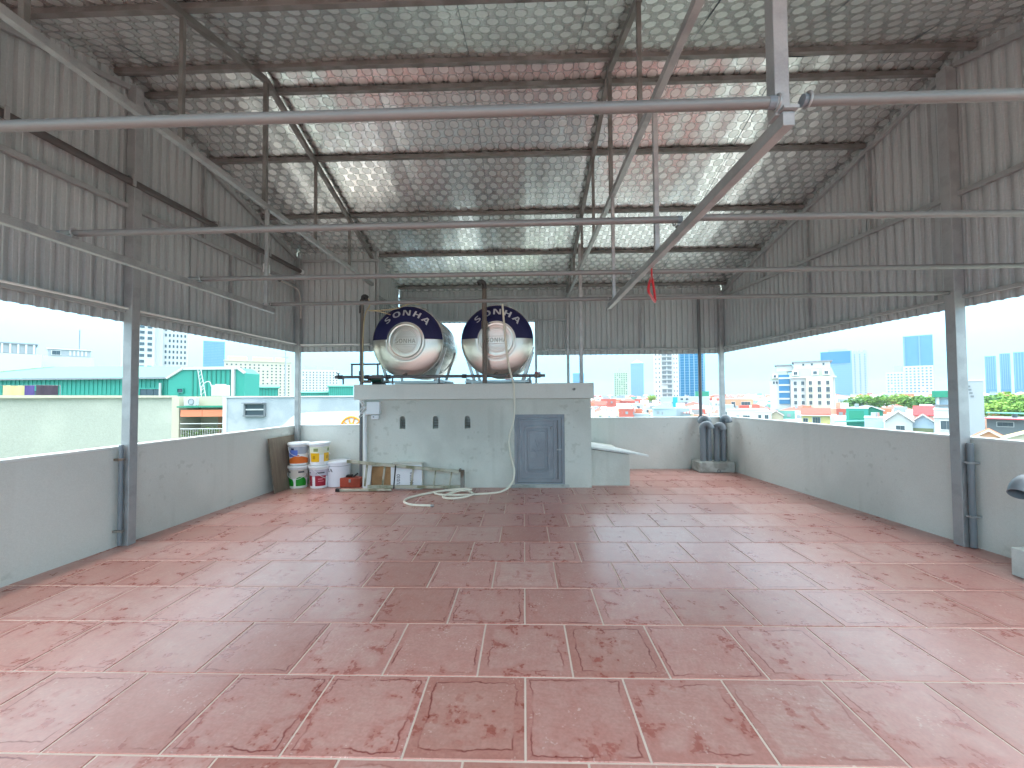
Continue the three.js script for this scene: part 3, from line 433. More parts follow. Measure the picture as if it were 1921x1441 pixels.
// ------------------------------------------------------------------ buckets, board, ladder, toolbox, cartons
{
  const profile = [[0.001, 0], [0.128, 0], [0.134, 0.006], [0.15, 0.325]].map((q) => new THREE.Vector2(...q)), lidP = [[0.15, 0.322], [0.165, 0.318], [0.168, 0.33], [0.166, 0.358], [0.156, 0.364], [0.15, 0.357], [0.001, 0.355]].map((q) => new THREE.Vector2(...q));
  const bodyG = new THREE.LatheGeometry(profile, 40), lidG = new THREE.LatheGeometry(lidP, 40), handleG = tube([V(-0.158, 0.3, 0.01), V(-0.12, 0.2, 0.12), V(0, 0.15, 0.165), V(0.12, 0.2, 0.12), V(0.158, 0.3, 0.01)], 0.004, 30, 6);
  const sideUV = (g, h) => { const p = g.attributes.position, uv = g.attributes.uv; for (let i = 0; i < p.count; i++) uv.setY(i, p.getY(i) / h); }; sideUV(bodyG, 0.325);
  const noisePrint = (c, W, H, bg, draw) => { c.fillStyle = bg; c.fillRect(0, 0, W, H); draw(c, W, H); };
  const labels = [
    ['paint bucket with orange and blue label, top of the left stack', -3.685, 0.366, (c, W, H) => { c.fillStyle = '#aeb6c4'; c.fillRect(0, 20, W, 90); c.fillStyle = '#5f79c9'; c.fillRect(W * 0.28, 60, W * 0.2, 90); c.fillRect(W * 0.78, 60, W * 0.2, 90); c.fillStyle = '#e0702a'; c.beginPath(); c.moveTo(0, 130); c.quadraticCurveTo(W * 0.15, 160, W * 0.3, 200); c.lineTo(W * 0.5, 178); c.lineTo(W * 0.75, 190); c.lineTo(W, 120); c.lineTo(W, 230); c.lineTo(0, 230); c.fill(); c.fillStyle = '#2f3550'; c.fillRect(W * 0.36, 36, 60, 24); c.fillRect(W * 0.86, 36, 60, 24); }],
    ['paint bucket with yellow label, top of the right stack', -3.345, 0.366, (c, W, H) => { c.fillStyle = '#dfe3cc'; c.fillRect(0, 20, W, 100); c.fillStyle = '#eab818'; for (const x of [0.05, 0.3, 0.55, 0.8]) c.fillRect(W * x, 100, W * 0.17, 110); c.fillStyle = '#b98a10'; for (const x of [0.1, 0.35, 0.6, 0.85]) c.fillRect(W * x, 135, W * 0.05, 40); c.fillStyle = '#8c9a62'; for (const x of [0.12, 0.37, 0.62, 0.87]) c.fillRect(W * x, 40, W * 0.08, 40); }],
    ['paint bucket with green swirl label, bottom of the left stack', -3.685, 0, (c, W, H) => { c.fillStyle = '#d6cfc4'; c.fillRect(0, 20, W, 110); c.fillStyle = '#1c9a2c'; for (const x of [0.0, 0.27, 0.5, 0.77]) { c.beginPath(); c.ellipse(W * (x + 0.08), 195, W * 0.11, 85, 0, 0, 7); c.fill(); } c.fillStyle = '#e9efe6'; c.fillRect(0, 225, W, 40); c.fillStyle = '#4b4f57'; for (const x of [0.04, 0.3, 0.54, 0.8]) c.fillRect(W * x, 38, W * 0.1, 22); }],
    ['paint bucket with crimson label, bottom of the right stack', -3.345, 0, (c, W, H) => { c.fillStyle = '#c9c4cf'; c.fillRect(0, 20, W, 90); c.fillStyle = '#a01f38'; for (const x of [0.03, 0.28, 0.53, 0.78]) c.fillRect(W * x, 95, W * 0.19, 130); c.fillStyle = '#d57f8d'; for (const x of [0.08, 0.33, 0.58, 0.83]) { c.fillRect(W * x, 130, W * 0.08, 14); c.fillRect(W * x, 160, W * 0.1, 10); } c.fillStyle = '#3b3440'; for (const x of [0.05, 0.3, 0.55, 0.8]) c.fillRect(W * x, 52, W * 0.14, 14); }]];
  labels.forEach(([label, x, y, draw], i) => {
    const g = thing('paint_bucket', label, 'paint bucket', [x, y, -6.74], [0.5, 2.2, 0.2, 1.4][i], 'stacked paint buckets');
    const t = canvasTex(1024, 256, (c, W, H) => noisePrint(c, W, H, '#eef1f3', draw)), b = part(g, 'body', bodyG, std(0xffffff, 0.35, 0, { map: t })); part(g, 'lid', lidG, M.whitePlastic); part(g, 'handle', handleG, M.whitePlastic);
  });
  // big white container with letters
  let g = thing('plastic_drum', 'large plain white plastic container right of the bucket stacks', 'container', [-3.08, 0, -6.87]);
  const dp = [[0.001, 0], [0.17, 0], [0.178, 0.01], [0.185, 0.37], [0.192, 0.375], [0.192, 0.4], [0.176, 0.415], [0.001, 0.415]].map((q) => new THREE.Vector2(...q)); const dg = new THREE.LatheGeometry(dp, 40);
  sideUV(dg, 0.415);
  const dt = canvasTex(1024, 512, (c, W, H) => { c.fillStyle = '#e3e6ee'; c.fillRect(0, 0, W, H); c.fillStyle = '#3a3c44'; c.font = 'bold 88px serif'; c.textAlign = 'right'; c.fillText('ERA', W * 0.985, 205); c.fillStyle = '#8d90a0'; c.fillRect(0, 92, W, 8); });
  part(g, 'body', dg, std(0xffffff, 0.4, 0, { map: dt }));
  // board leaning on the left parapet
  g = thing('plywood_board', 'weathered brown plywood board leaning against the left parapet', 'board', [lx(-6.62) + 0.14, 0, -6.62]);
  M.ply = std(0xffffff, 0.8, 0, { map: dataTex(256, 256, (u, v) => { const a = fbm(u, v * 1, 4, 5, 301), b = vnoise(u * 60, v * 4, 60, 4, 302), c = mix3([0.44, 0.39, 0.33], [0.56, 0.51, 0.45], a), k = (b - 0.5) * 0.06; return [c[0] + k, c[1] + k, c[2] + k]; }, true) });
  const pb = box(0.014, 0.84, 0.74, 0, 0.42, 0, 0.002); pb.rotateZ(0.13); pb.translate(0, 0.002, 0); part(g, 'board', pb, M.ply);
  // red toolbox
  g = thing('tool_box', 'small red metal tool box with tools beside the ladder', 'tool box', [-2.82, 0, -6.78]);
  M.toolRed = std(0xffffff, 0.5, 0.1, { map: mottled(0xa8452f, 0x86351f, 6, 311) }); part(g, 'case', box(0.33, 0.15, 0.18, 0, 0.076, 0, 0.008), M.toolRed); part(g, 'latch', box(0.03, 0.05, 0.012, 0.0, 0.11, 0.095), M.galv);
  part(g, 'tool', rod(V(-0.1, 0.16, 0), V(0.02, 0.19, 0.02), 0.012), M.black); part(g, 'tool', rod(V(0.03, 0.16, 0.03), V(0.09, 0.21, -0.02), 0.015), M.black); part(g, 'tool', box(0.1, 0.03, 0.05, -0.05, 0.17, -0.03, 0.005), M.black);
  // cartons and panels behind the ladder
  const letters = canvasTex(512, 512, (c, W, H) => { c.fillStyle = '#e6e8ec'; c.fillRect(0, 0, W, H); c.fillStyle = '#5a5f6c'; c.font = 'bold 62px sans-serif'; c.textAlign = 'left'; for (const [s, x] of [['STUDIO', 150], ['VIGCERA', 370]]) { c.save(); c.translate(x, H * 0.97); c.rotate(-Math.PI / 2); c.scale(1.35, 1.25); c.fillText(s, 0, 0); c.restore(); } c.fillStyle = '#4a4d55'; c.fillRect(W * 0.9, H * 0.86, 20, 30); });
  g = thing('carton', 'white carton printed with upright grey letters behind the ladder', 'carton', [-1.86, 0, ZF + 0.085]);
  const face = std(0xffffff, 0.7, 0, { map: letters }), cream = std(0xd9d6cc, 0.75);
  part(g, 'box', box(0.5, 0.4, 0.07, 0, 0.2, 0, 0.003), cream); const pf = new THREE.PlaneGeometry(0.49, 0.37); pf.translate(0, 0.195, 0.0365); part(g, 'printed_face', pf, face); part(g, 'flap', box(0.46, 0.012, 0.12, 0.02, 0.412, -0.02, 0.002), cream);
  g = thing('cardboard_sheet', 'brown cardboard sheet behind the ladder rungs', 'cardboard', [-2.28, 0, ZF + 0.07]); M.card = std(0xffffff, 0.85, 0, { map: mottled(0xa8835c, 0x94714d, 6, 321) }); const cs = box(0.31, 0.35, 0.012, 0, 0.175, 0); cs.rotateX(-0.06); part(g, 'sheet', cs, M.card);
  g = thing('foam_panel', 'narrow tilted white foam panel at the left of the cardboard', 'panel', [-2.5, 0, ZF + 0.1]); const fp = box(0.11, 0.4, 0.02, 0, 0.2, 0); fp.rotateZ(-0.1); fp.translate(-0.005, 0.006, 0); part(g, 'panel', fp, M.whitePlastic);
  // folded aluminium ladder lying on its side
  g = thing('step_ladder', 'folded old aluminium ladder lying on its side along the pump room', 'ladder', [0, 0, -6.5]);
  M.ladder = std(0xffffff, 0.5, 0.45, { map: mottled(0xb5b4a4, 0x7f7f66, 8, 331) });
  part(g, 'upper_rail', bar(V(-2.78, 0.455, 0.02), V(-1.02, 0.285, 0.0), 0.022, 0.05), M.ladder); part(g, 'lower_rail', bar(V(-2.45, 0.06, 0.02), V(-1.0, 0.05, 0.0), 0.022, 0.05), M.ladder); part(g, 'folded_leg', bar(V(-2.86, 0.022, 0.1), V(-2.05, 0.03, 0.08), 0.05, 0.035), M.ladder);
  for (const [x, y1] of [[-2.48, 0.42], [-2.2, 0.39], [-1.75, 0.35], [-1.4, 0.315], [-1.15, 0.29]]) part(g, 'rung', bar(V(x - 0.02, 0.065, 0.01), V(x + 0.02, y1, 0.01), 0.03, 0.022), M.ladder);
  part(g, 'strap', bar(V(-2.03, 0.03, 0.05), V(-2.0, 0.395, 0.05), 0.02, 0.012), M.black); part(g, 'hinge', [box(0.06, 0.3, 0.05, -0.965, 0.165, 0.0, 0.006), box(0.03, 0.05, 0.07, -1.0, 0.31, 0.0, 0.006)], M.rustySteel); part(g, 'foot_cap', box(0.07, 0.05, 0.06, -2.88, 0.026, 0.1, 0.008), M.black);
}
// ------------------------------------------------------------------ vent pipes in the back right corner, elbow pipe by the right parapet
{
  let g = thing('pipe_plinth', 'rough concrete plinth under the grey vent pipes in the corner', 'plinth', [3.6, 0, -8.12]);
  const pl = new RoundedBoxGeometry(0.66, 0.2, 0.42, 2, 0.03); pl.translate(0, 0.098, 0); part(g, 'block', boxUV(pl), M.concrete); part(g, 'drain_hole', pipe([V(0.02, 0.035, 0.205), V(0.02, 0.035, 0.215), V(0.02, 0.035, 0.225)], 0.03, 6), M.pvcDark);
  const vp = (x, z, h, label, dir) => { const q = thing('vent_pipe', label, 'pipe', [x, 0.196, z], 0, 'grey vent pipes in the corner'), r = 0.052; part(q, 'pipe', rod(V(0, 0, 0), V(0, h, 0), r, 20), M.pvc); if (dir) { const [dx, dz] = dir, e = part(q, 'elbow', pipe([V(0, h - 0.05, 0), V(0, h + 0.02, 0), V(dx * 0.03, h + 0.07, dz * 0.03), V(dx * 0.09, h + 0.085, dz * 0.09), V(dx * 0.14, h + 0.05, dz * 0.14), V(dx * 0.155, h - 0.0, dz * 0.155)], r + 0.007, 24, 0.006), M.pvc); } part(q, 'socket', rod(V(0, h - 0.09, 0), V(0, h - 0.03, 0), r + 0.006, 20), M.pvc); };
  vp(3.4, -8.06, 0.62, 'grey vent pipe leftmost in the corner, elbow turned right', [0.8, 0.6]); vp(3.53, -8.1, 0.72, 'grey vent pipe second from the left in the corner', [-0.7, -0.6]); vp(3.66, -8.06, 0.6, 'grey vent pipe third from the left in the corner', [0.5, 0.8]); vp(3.79, -8.08, 0.74, 'grey vent pipe rightmost in the corner, elbow facing forward', [0.35, 0.9]);
  g = thing('roof_pipe', 'dark grey pipe rising from the corner vents to the eave', 'pipe', [3.46, 0.9, -8.27]); part(g, 'pipe', rod(V(0, 0, 0), V(0, 2.5, 0), 0.032, 18), M.pvcDark); part(g, 'socket', rod(V(0, 0.0, 0), V(0, 0.14, 0), 0.052, 18), M.pvc);
  g = thing('pipe_plinth', 'pale concrete block at the foot of the right parapet, by the frame edge', 'plinth', [4.075, 0, -3.28]); part(g, 'block', box(0.39, 0.22, 0.4, 0, 0.111, 0, 0.008), M.blockPaint);
  g = thing('vent_pipe', 'large grey elbow pipe opening downwards beside the right parapet', 'pipe', [4.1, 0.222, -3.28], 0, 'grey vent pipes');
  part(g, 'pipe', rod(V(0, 0, 0), V(0, 0.45, 0), 0.057, 24), M.pvc); part(g, 'elbow', pipe([V(0, 0.4, 0), V(0, 0.49, 0), V(-0.035, 0.545, 0), V(-0.1, 0.555, 0), V(-0.25, 0.555, 0), V(-0.32, 0.552, 0.01), V(-0.38, 0.525, 0.03), V(-0.425, 0.475, 0.05)], 0.06, 48, 0.005), M.pvc); part(g, 'socket', rod(V(0, 0.33, 0), V(0, 0.42, 0), 0.067, 24), M.pvc);
}
// ------------------------------------------------------------------ small fittings under the roof
{
  let g = thing('gutter_pipe', 'dark grey pipe running under the roof along the left wall', 'pipe'); part(g, 'pipe', rod(V(lx(-7.0) + 0.1, 3.62, -6.98), V(lx(-0.8) + 0.1, 3.66, -0.8), 0.035, 20), M.drainGrey); part(g, 'end_cap', rod(V(lx(-7) + 0.1, 3.62, -7.03), V(lx(-7) + 0.1, 3.62, -6.96), 0.042, 20), M.whitePlastic);
  for (const z of [-6.1, -5.1, -4.0, -3.0, -2.0]) part(g, 'bracket', [box(0.1, 0.012, 0.03, lx(z) + 0.06, 3.69, z), box(0.012, 0.11, 0.03, lx(z) + 0.155, 3.64, z)], M.steel);
  g = thing('wall_conduit', 'thin white conduit along the lower rail of the left corrugated wall', 'conduit'); const cp = []; for (let z = -7.0; z <= -0.9; z += 0.35) cp.push(V(lx(z) + 0.056, 2.365 + (hash2(Math.round(z * 20), 4, 2) - 0.5) * 0.012, z)); part(g, 'conduit', tube(cp, 0.011, 120, 8), M.pvcWhite);
  const cb = []; for (let x = -3.82; x <= -2.6; x += 0.3) cb.push(V(x, 2.362, ZBL + 0.055)); g = thing('wall_conduit', 'thin white conduit along the short back left wall rail', 'conduit'); part(g, 'conduit', tube(cb, 0.011, 40, 8), M.pvcWhite);
  g = thing('socket_box', 'small white socket box on the left wall near the corner', 'socket box', [lx(-6.15) + 0.06, 3.42, -6.15]); part(g, 'case', box(0.06, 0.13, 0.1, 0, 0, 0, 0.008), M.whitePlastic); part(g, 'lead', tube([V(0.01, -0.06, 0), V(0.02, -0.1, -0.2), V(0.03, -0.1, -0.6), V(0.09, -0.16, -0.74), V(0.12, -0.4, -0.76), V(0.12, -0.62, -0.76)], 0.01, 40, 6), M.cable);
  g = thing('camera', 'tiny dark security camera below the socket box', 'camera', [lx(-6.4) + 0.09, 3.33, -6.4]); part(g, 'housing', rod(V(0, 0, 0), V(0.05, -0.03, 0.06), 0.032, 16), M.black); part(g, 'shade', rod(V(0, 0.012, 0), V(0.045, -0.015, 0.055), 0.034, 16), M.whitePlastic);
  // red hanger on the right rail
  g = thing('clothes_hanger', 'red plastic clothes hanger hooked on the right drying rail', 'clothes hanger', [0.905, YB - 0.03, -2.93], 1.15);
  part(g, 'hook', tube([V(-0.03, 0.025, 0), V(-0.034, 0.045, 0), V(-0.012, 0.066, 0), V(0.012, 0.05, 0), V(0.006, 0.01, 0), V(0, -0.06, 0)], 0.006, 30, 8), M.hangerRed);
  part(g, 'shoulders', tube([V(0, -0.055, 0), V(0.09, -0.1, 0), V(0.17, -0.16, 0), V(0.18, -0.19, 0), V(0.15, -0.2, 0), V(0, -0.2, 0), V(-0.15, -0.2, 0), V(-0.18, -0.19, 0), V(-0.17, -0.16, 0), V(-0.09, -0.1, 0), V(0, -0.055, 0)], 0.009, 90, 8, false, 0.3), M.hangerRed);
}
//@@ENDOBJ
//@@CITY
// ------------------------------------------------------------------ the city around: ground, haze, neighbours, towers, houses, trees
const GY = -26;
{
  const g = new THREE.PlaneGeometry(9000, 9000, 1, 1); g.rotateX(-Math.PI / 2); g.translate(0, GY, 0);
  const o = shadows(new THREE.Mesh(boxUV(g, 0.02), std(0xffffff, 0.95, 0, { map: mottled(0x8f938e, 0x6f7a68, 8, 401) }))); o.name = 'ground'; o.userData = { kind: 'structure', label: 'city ground far below the terrace', category: 'ground' }; scene.add(o);
  const b = thing('own_building', 'upper storeys of the building under the terrace', 'building', [0, GY, 0]); part(b, 'wall', span(-4.75, 5.0, 0, 25.7, -8.7, 4.4), M.plaster);
}
const C = { white: std(0xb3b8b8, 0.8), cream: std(0xb3af9c, 0.85), palegreen: std(0x9fb39a, 0.8), grey: std(0x979fa4, 0.8), dgrey: std(0x6d7478, 0.7), pink: std(0xcf9f92, 0.8), yellow: std(0xc9bb80, 0.8), bluegrey: std(0x9db4c4, 0.8), brown: std(0x8a6a58, 0.8), glassDark: std(0x46545c, 0.2, 0.2), glassBlue: std(0x43789f, 0.25, 0.2), glassBlue2: std(0x1f6a92, 0.25, 0.2), glassPale: std(0x7f9fb2, 0.25, 0.2), teal: std(0x2f8f80, 0.5, 0.1), tealLight: std(0x55978a, 0.85, 0), redRoof: std(0xb4483c, 0.75), orangeRoof: std(0xc8643c, 0.75), darkRed: std(0x9a3034, 0.7), greyRoof: std(0x7f858c, 0.7), green: std(0x1f7f66, 0.6), steelBlue: std(0x5f82a2, 0.5), whiteTrim: std(0xc4c8c7, 0.7), tan: std(0xb98f72, 0.8), tankCream: std(0xbdb58f, 0.85), tankSteel: std(0xa9aeb0, 0.35, 0.6), mansard: std(0x8f9a8c, 0.7) };
function bld(name, label, category, x, z, deg, group) { return thing(name, label, category, [x, GY, z], THREE.MathUtils.degToRad(deg), group); }
const body = (g, w, h, d, m, y0 = 0, x = 0, nm = 'wall') => part(g, nm, span(x - w / 2, x + w / 2, y0, h, -d, 0), m);
// many small windows of a far facade, set in the front (f), left (l) or right (r) side
function grid(g, x0, x1, y0, y1, cols, rows, fw, fh, m, face = 'f', d = 0, nm = 'window_rows') {
  const list = [], cw = (x1 - x0) / cols, ch = (y1 - y0) / rows;
  for (let i = 0; i < cols; i++) for (let j = 0; j < rows; j++) { if (hash2(i * 7 + cols, j * 13 + rows, 5) < 0.04) continue; const q = new THREE.BoxGeometry(cw * fw, ch * fh, 0.3); q.translate(x0 + (i + 0.5) * cw, y0 + (j + 0.5) * ch, 0); if (face === 'l') { q.rotateY(-Math.PI / 2); q.translate(d, 0, 0); } else if (face === 'r') { q.rotateY(Math.PI / 2); q.translate(d, 0, 0); } list.push(q); }
  return stuff(part(g, nm, list, m));
}
// a window one can pick out: frame, sill and panes
function win(g, x, y, w, h, n = 2, z = 0, fm = C.whiteTrim) {
  const t = Math.min(0.14, w * 0.08), f = part(g, 'window', [span(x - w / 2 - t, x + w / 2 + t, y + h / 2, y + h / 2 + t, z, z + 0.12), span(x - w / 2 - t, x + w / 2 + t, y - h / 2 - t, y - h / 2, z, z + 0.2), span(x - w / 2 - t, x - w / 2, y - h / 2, y + h / 2, z, z + 0.12), span(x + w / 2, x + w / 2 + t, y - h / 2, y + h / 2, z, z + 0.12)], fm);
  for (let i = 0; i < n; i++) { const a = x - w / 2 + w * i / n, b = a + w / n; part(f, 'pane', span(a + (i ? 0.05 : 0), b, y - h / 2, y + h / 2, z - 0.05, z + 0.04), C.glassDark); } return f;
}
// gable roof over a house w wide, d deep, ridge running away from the viewer (or along the front)
function gable(g, w, d, y, rise, m, along = false, ov = 0.3) {
  const pts = along ? [[-d / 2 - ov, 0], [0, rise], [d / 2 + ov, 0], [d / 2 + ov, -0.2], [0, rise - 0.2], [-d / 2 - ov, -0.2]] : [[-w / 2 - ov, 0], [0, rise], [w / 2 + ov, 0], [w / 2 + ov, -0.2], [0, rise - 0.2], [-w / 2 - ov, -0.2]];
  const len = along ? w + 2 * ov : d + 2 * ov, q = new THREE.ExtrudeGeometry(new THREE.Shape(pts.map((p) => new THREE.Vector2(...p))), { depth: len, bevelEnabled: false }); q.translate(0, 0, -len / 2); if (along) q.rotateY(Math.PI / 2); q.translate(0, y + 0.2, -d / 2); return part(g, 'roof', q, m);
}
function gableWall(g, w, d, y, rise, m) { const q = new THREE.ExtrudeGeometry(new THREE.Shape([[-w / 2, 0], [w / 2, 0], [0, rise]].map((p) => new THREE.Vector2(...p))), { depth: d - 0.1, bevelEnabled: false }); q.translate(0, y, -d + 0.05); return part(g, 'gable_wall', q, m); }
const H = (t) => t - GY;

// ---- neighbours on the left, a few metres away
{
  let g = thing('neighbour_building', 'pale cream neighbour wall close by beyond the left parapet', 'building', [-18.5, GY, -3.6]);
  M.creamWall = std(0xffffff, 0.9, 0, { map: mottled(0xa8ac9f, 0x9da296, 4, 411), bumpMap: grain(24, 412), bumpScale: 0.004 }); M.creamWall.map.repeat.set(0.2, 0.2);
  part(g, 'wall', span(-9, 7, 0, H(1.49), -9.7, 9.6), M.creamWall); part(g, 'parapet_edge', span(-9.1, 7.1, H(1.492), H(1.56), -9.8, 9.7), C.cream);
  // cloths drying on its edge
  for (const [x, m, w, label] of [[-13.85, std(0xb0b080, 0.9), 0.5, 'yellow cloth hung on a line above the cream wall'], [-13.5, std(0x4a4078, 0.9), 0.18, 'purple cloth hung on a line above the cream wall'], [-13.0, std(0x3a3340, 0.9), 0.4, 'dark clothes hung on a line above the cream wall']]) {
    const q = new THREE.PlaneGeometry(w, 0.27, 24, 6), p = q.attributes.position; for (let i = 0; i < p.count; i++) p.setZ(i, Math.sin(p.getX(i) * 30) * 0.02); q.computeVertexNormals(); const t = thing('hung_cloth', label, 'cloth', [x, 1.562, -11], 0.85); q.translate(0, 0.15, 0); m.side = THREE.DoubleSide; part(t, 'cloth', q, m); part(t, 'line', rod(V(-w / 2 - 0.04, 0.285, 0), V(w / 2 + 0.04, 0.285, 0), 0.006, 6), C.dgrey); part(t, 'stake', rod(V(w / 2 + 0.04, 0, 0), V(w / 2 + 0.04, 0.3, 0), 0.01, 6), C.dgrey);
  }
  // balcony house
  g = thing('balcony_house', 'small house front with orange awning and planted balcony', 'house', [-19.8, GY, -26]);
  part(g, 'wall', span(-2.3, 1.45, 0, H(1.6), -6, -1.2), C.cream); part(g, 'side_wall', span(-2.3, -1.7, 0, H(1.6), -1.2, 0.6), C.cream); part(g, 'upper_wall', span(-1.698, 1.45, H(1.0), H(1.58), -1.2, 0.0), C.cream);
  part(g, 'roof_ledge', span(-1.6, 1.45, H(0.9), H(0.99), -1.2, 0.9), C.green); M.awning = std(0xd98462, 0.8); const a1 = span(-1.45, -0.1, H(0.34), H(0.76), 0.72, 0.78), a2 = span(-0.07, 1.25, H(0.34), H(0.76), 0.72, 0.78); part(g, 'awning', a1, M.awning); part(g, 'awning', a2, M.awning);
  win(g, 0.75, H(-0.3), 0.8, 1.0, 2, -1.15); part(g, 'door', span(-0.4, 0.1, H(-1.2), H(0.3), -1.09, -1.0), C.tan); part(g, 'balcony_floor', span(-1.5, 1.45, H(-1.5), H(-1.3), -1.2, 0.8), C.white);
  for (const y of [-0.1, -0.42, -1.1]) part(g, 'rail', rod(V(-1.5, H(y), 0.7), V(1.4, H(y), 0.7), 0.03, 8), C.whiteTrim); for (let i = 0; i < 20; i++) part(g, 'baluster', rod(V(-1.45 + i * 0.15, H(-1.3), 0.7), V(-1.45 + i * 0.15, H(-0.42), 0.7), 0.012, 6), C.whiteTrim);
  // lettered concrete wall with window
  g = thing('neighbour_building', 'pale grey neighbour wall with one small barred window', 'building', [-13.6, GY, -25]); M.greyWall = std(0xffffff, 0.9, 0, { map: mottled(0xa2aaae, 0x959fa4, 5, 421) }); M.greyWall.map.repeat.set(0.25, 0.25);
  part(g, 'wall', span(-4.75, 4.6, 0, H(1.5), -7, 0), M.greyWall); part(g, 'coping', span(-4.8, 4.65, H(1.502), H(1.57), -7.1, 0.08), C.whiteTrim); part(g, 'corner_pilaster', span(-4.78, -4.55, 0, H(1.49), -0.2, 0.06), C.whiteTrim);
  const wg = win(g, -2.78, H(0.74), 1.15, 0.62, 1, 0.0, C.dgrey); part(wg, 'bar', span(-3.33, -2.23, H(0.72), H(0.8), 0.06, 0.1), C.whiteTrim); part(wg, 'hood', span(-3.43, -2.13, H(1.13), H(1.19), 0.0, 0.35), C.greyRoof);
  // sign with orange emblem
  g = thing('rooftop_sign', 'white curved rooftop sign with orange wheel emblem', 'sign', [-11, GY + 0.12, -22]);
  const s = new THREE.Shape(); s.moveTo(-2.4, H(-1.6)); s.lineTo(3.1, H(-1.6)); s.lineTo(3.1, H(0.62)); s.lineTo(-0.6, H(0.55)); s.bezierCurveTo(-1.6, H(0.5), -1.5, H(-0.2), -2.4, H(-0.4)); s.closePath(); const q = new THREE.ExtrudeGeometry(s, { depth: 0.2, bevelEnabled: false, curveSegments: 16 }); part(g, 'board', q, C.whiteTrim);
  M.orange = std(0xe0912f, 0.6); const ring = new THREE.TorusGeometry(0.56, 0.05, 8, 40); ring.translate(1.9, H(-0.25), 0.23); const em = part(g, 'emblem_ring', ring, M.orange); for (let k = 0; k < 10; k++) { const t = k * Math.PI / 5; part(em, 'spoke', bar(V(1.9 + Math.cos(t) * 0.18, H(-0.25) + Math.sin(t) * 0.18, 0.23), V(1.9 + Math.cos(t) * 0.52, H(-0.25) + Math.sin(t) * 0.52, 0.23), 0.05, 0.05), M.orange); } const r2 = new THREE.TorusGeometry(0.2, 0.05, 8, 24); r2.translate(1.9, H(-0.25), 0.23); part(em, 'hub', r2, M.orange);
  const ls = []; for (let k = 0; k < 15; k++) ls.push(span(-1.6 + k * 0.16, -1.6 + k * 0.16 + 0.1, H(-0.28), H(-0.28) + 0.1 + 0.06 * hash2(k, 1, 3), 0.2, 0.23)); stuff(part(g, 'lettering', ls, M.orange));
  g = thing('roof_tank', 'pale rooftop water tank on the balcony house', 'tank', [-19.75, 1.6, -26.6]); part(g, 'tank', rod(V(0, 0.02, 0), V(0, 0.72, 0), 0.5, 24), C.white); part(g, 'lid', rod(V(0, 0.72, 0), V(0, 0.78, 0), 0.3, 20), C.white); part(g, 'pipe', tube([V(-0.45, 0.6, 0.2), V(-0.6, 0.95, 0.25), V(-0.95, 0.75, 0.3), V(-1.1, 0.1, 0.3)], 0.03, 24, 8), C.white);
  g = thing('air_conditioner', 'white outdoor air conditioner unit on the green ledge', 'air conditioner', [-20.75, 1.0, -25.45]); part(g, 'case', box(0.75, 0.5, 0.3, 0, 0.26, 0, 0.02), C.white); const fan = new THREE.TorusGeometry(0.18, 0.02, 8, 24); fan.translate(0.1, 0.26, 0.16); part(g, 'fan_ring', fan, C.dgrey); part(g, 'grille', rod(V(0.1, 0.26, 0.15), V(0.1, 0.26, 0.165), 0.15, 20), C.grey);
  g = thing('lattice_mast', 'thin pale lattice mast leaning above the balcony house', 'mast', [-21.2, 1.6, -27]); for (const [a, b] of [[-0.14, -0.42], [0.14, -0.2]]) part(g, 'leg', rod(V(a, 0, 0), V(b, 1.75, 0), 0.025, 8), C.white); for (let k = 0; k < 7; k++) { const y = 0.1 + k * 0.24, f = y / 1.75; part(g, 'brace', rod(V(mix(-0.14, -0.42, f), y, 0), V(mix(0.14, -0.2, f + 0.12), y + 0.22, 0), 0.014, 6), C.white); }
  // plants on the balcony
  for (let k = 0; k < 4; k++) { const t = thing('potted_plant', ['leafy potted plant at the left end of the planted balcony', 'bushy potted plant second along the planted balcony', 'trailing potted plant third along the planted balcony', 'tall potted plant at the right end of the planted balcony'][k], 'plant', [-21.0 + k * 0.75, -1.3, -25.5]); part(t, 'pot', rod(V(0, 0, 0), V(0, 0.25, 0), 0.11, 14, 0.15), C.brown); const lf = []; for (let i = 0; i < 60; i++) { const l = new THREE.CircleGeometry(0.07 + 0.05 * rnd(), 5); l.scale(1, 0.5, 1); l.rotateX(rnd() * 3); l.rotateY(rnd() * 6); l.translate((rnd() - 0.5) * 0.6, 0.3 + rnd() * (0.45 + 0.1 * k), (rnd() - 0.5) * 0.4); lf.push(l); } M.leaf2 = M.leaf2 || std(0x5f7a3a, 0.7, 0, { side: THREE.DoubleSide }); part(t, 'foliage', lf, M.leaf2); }
}
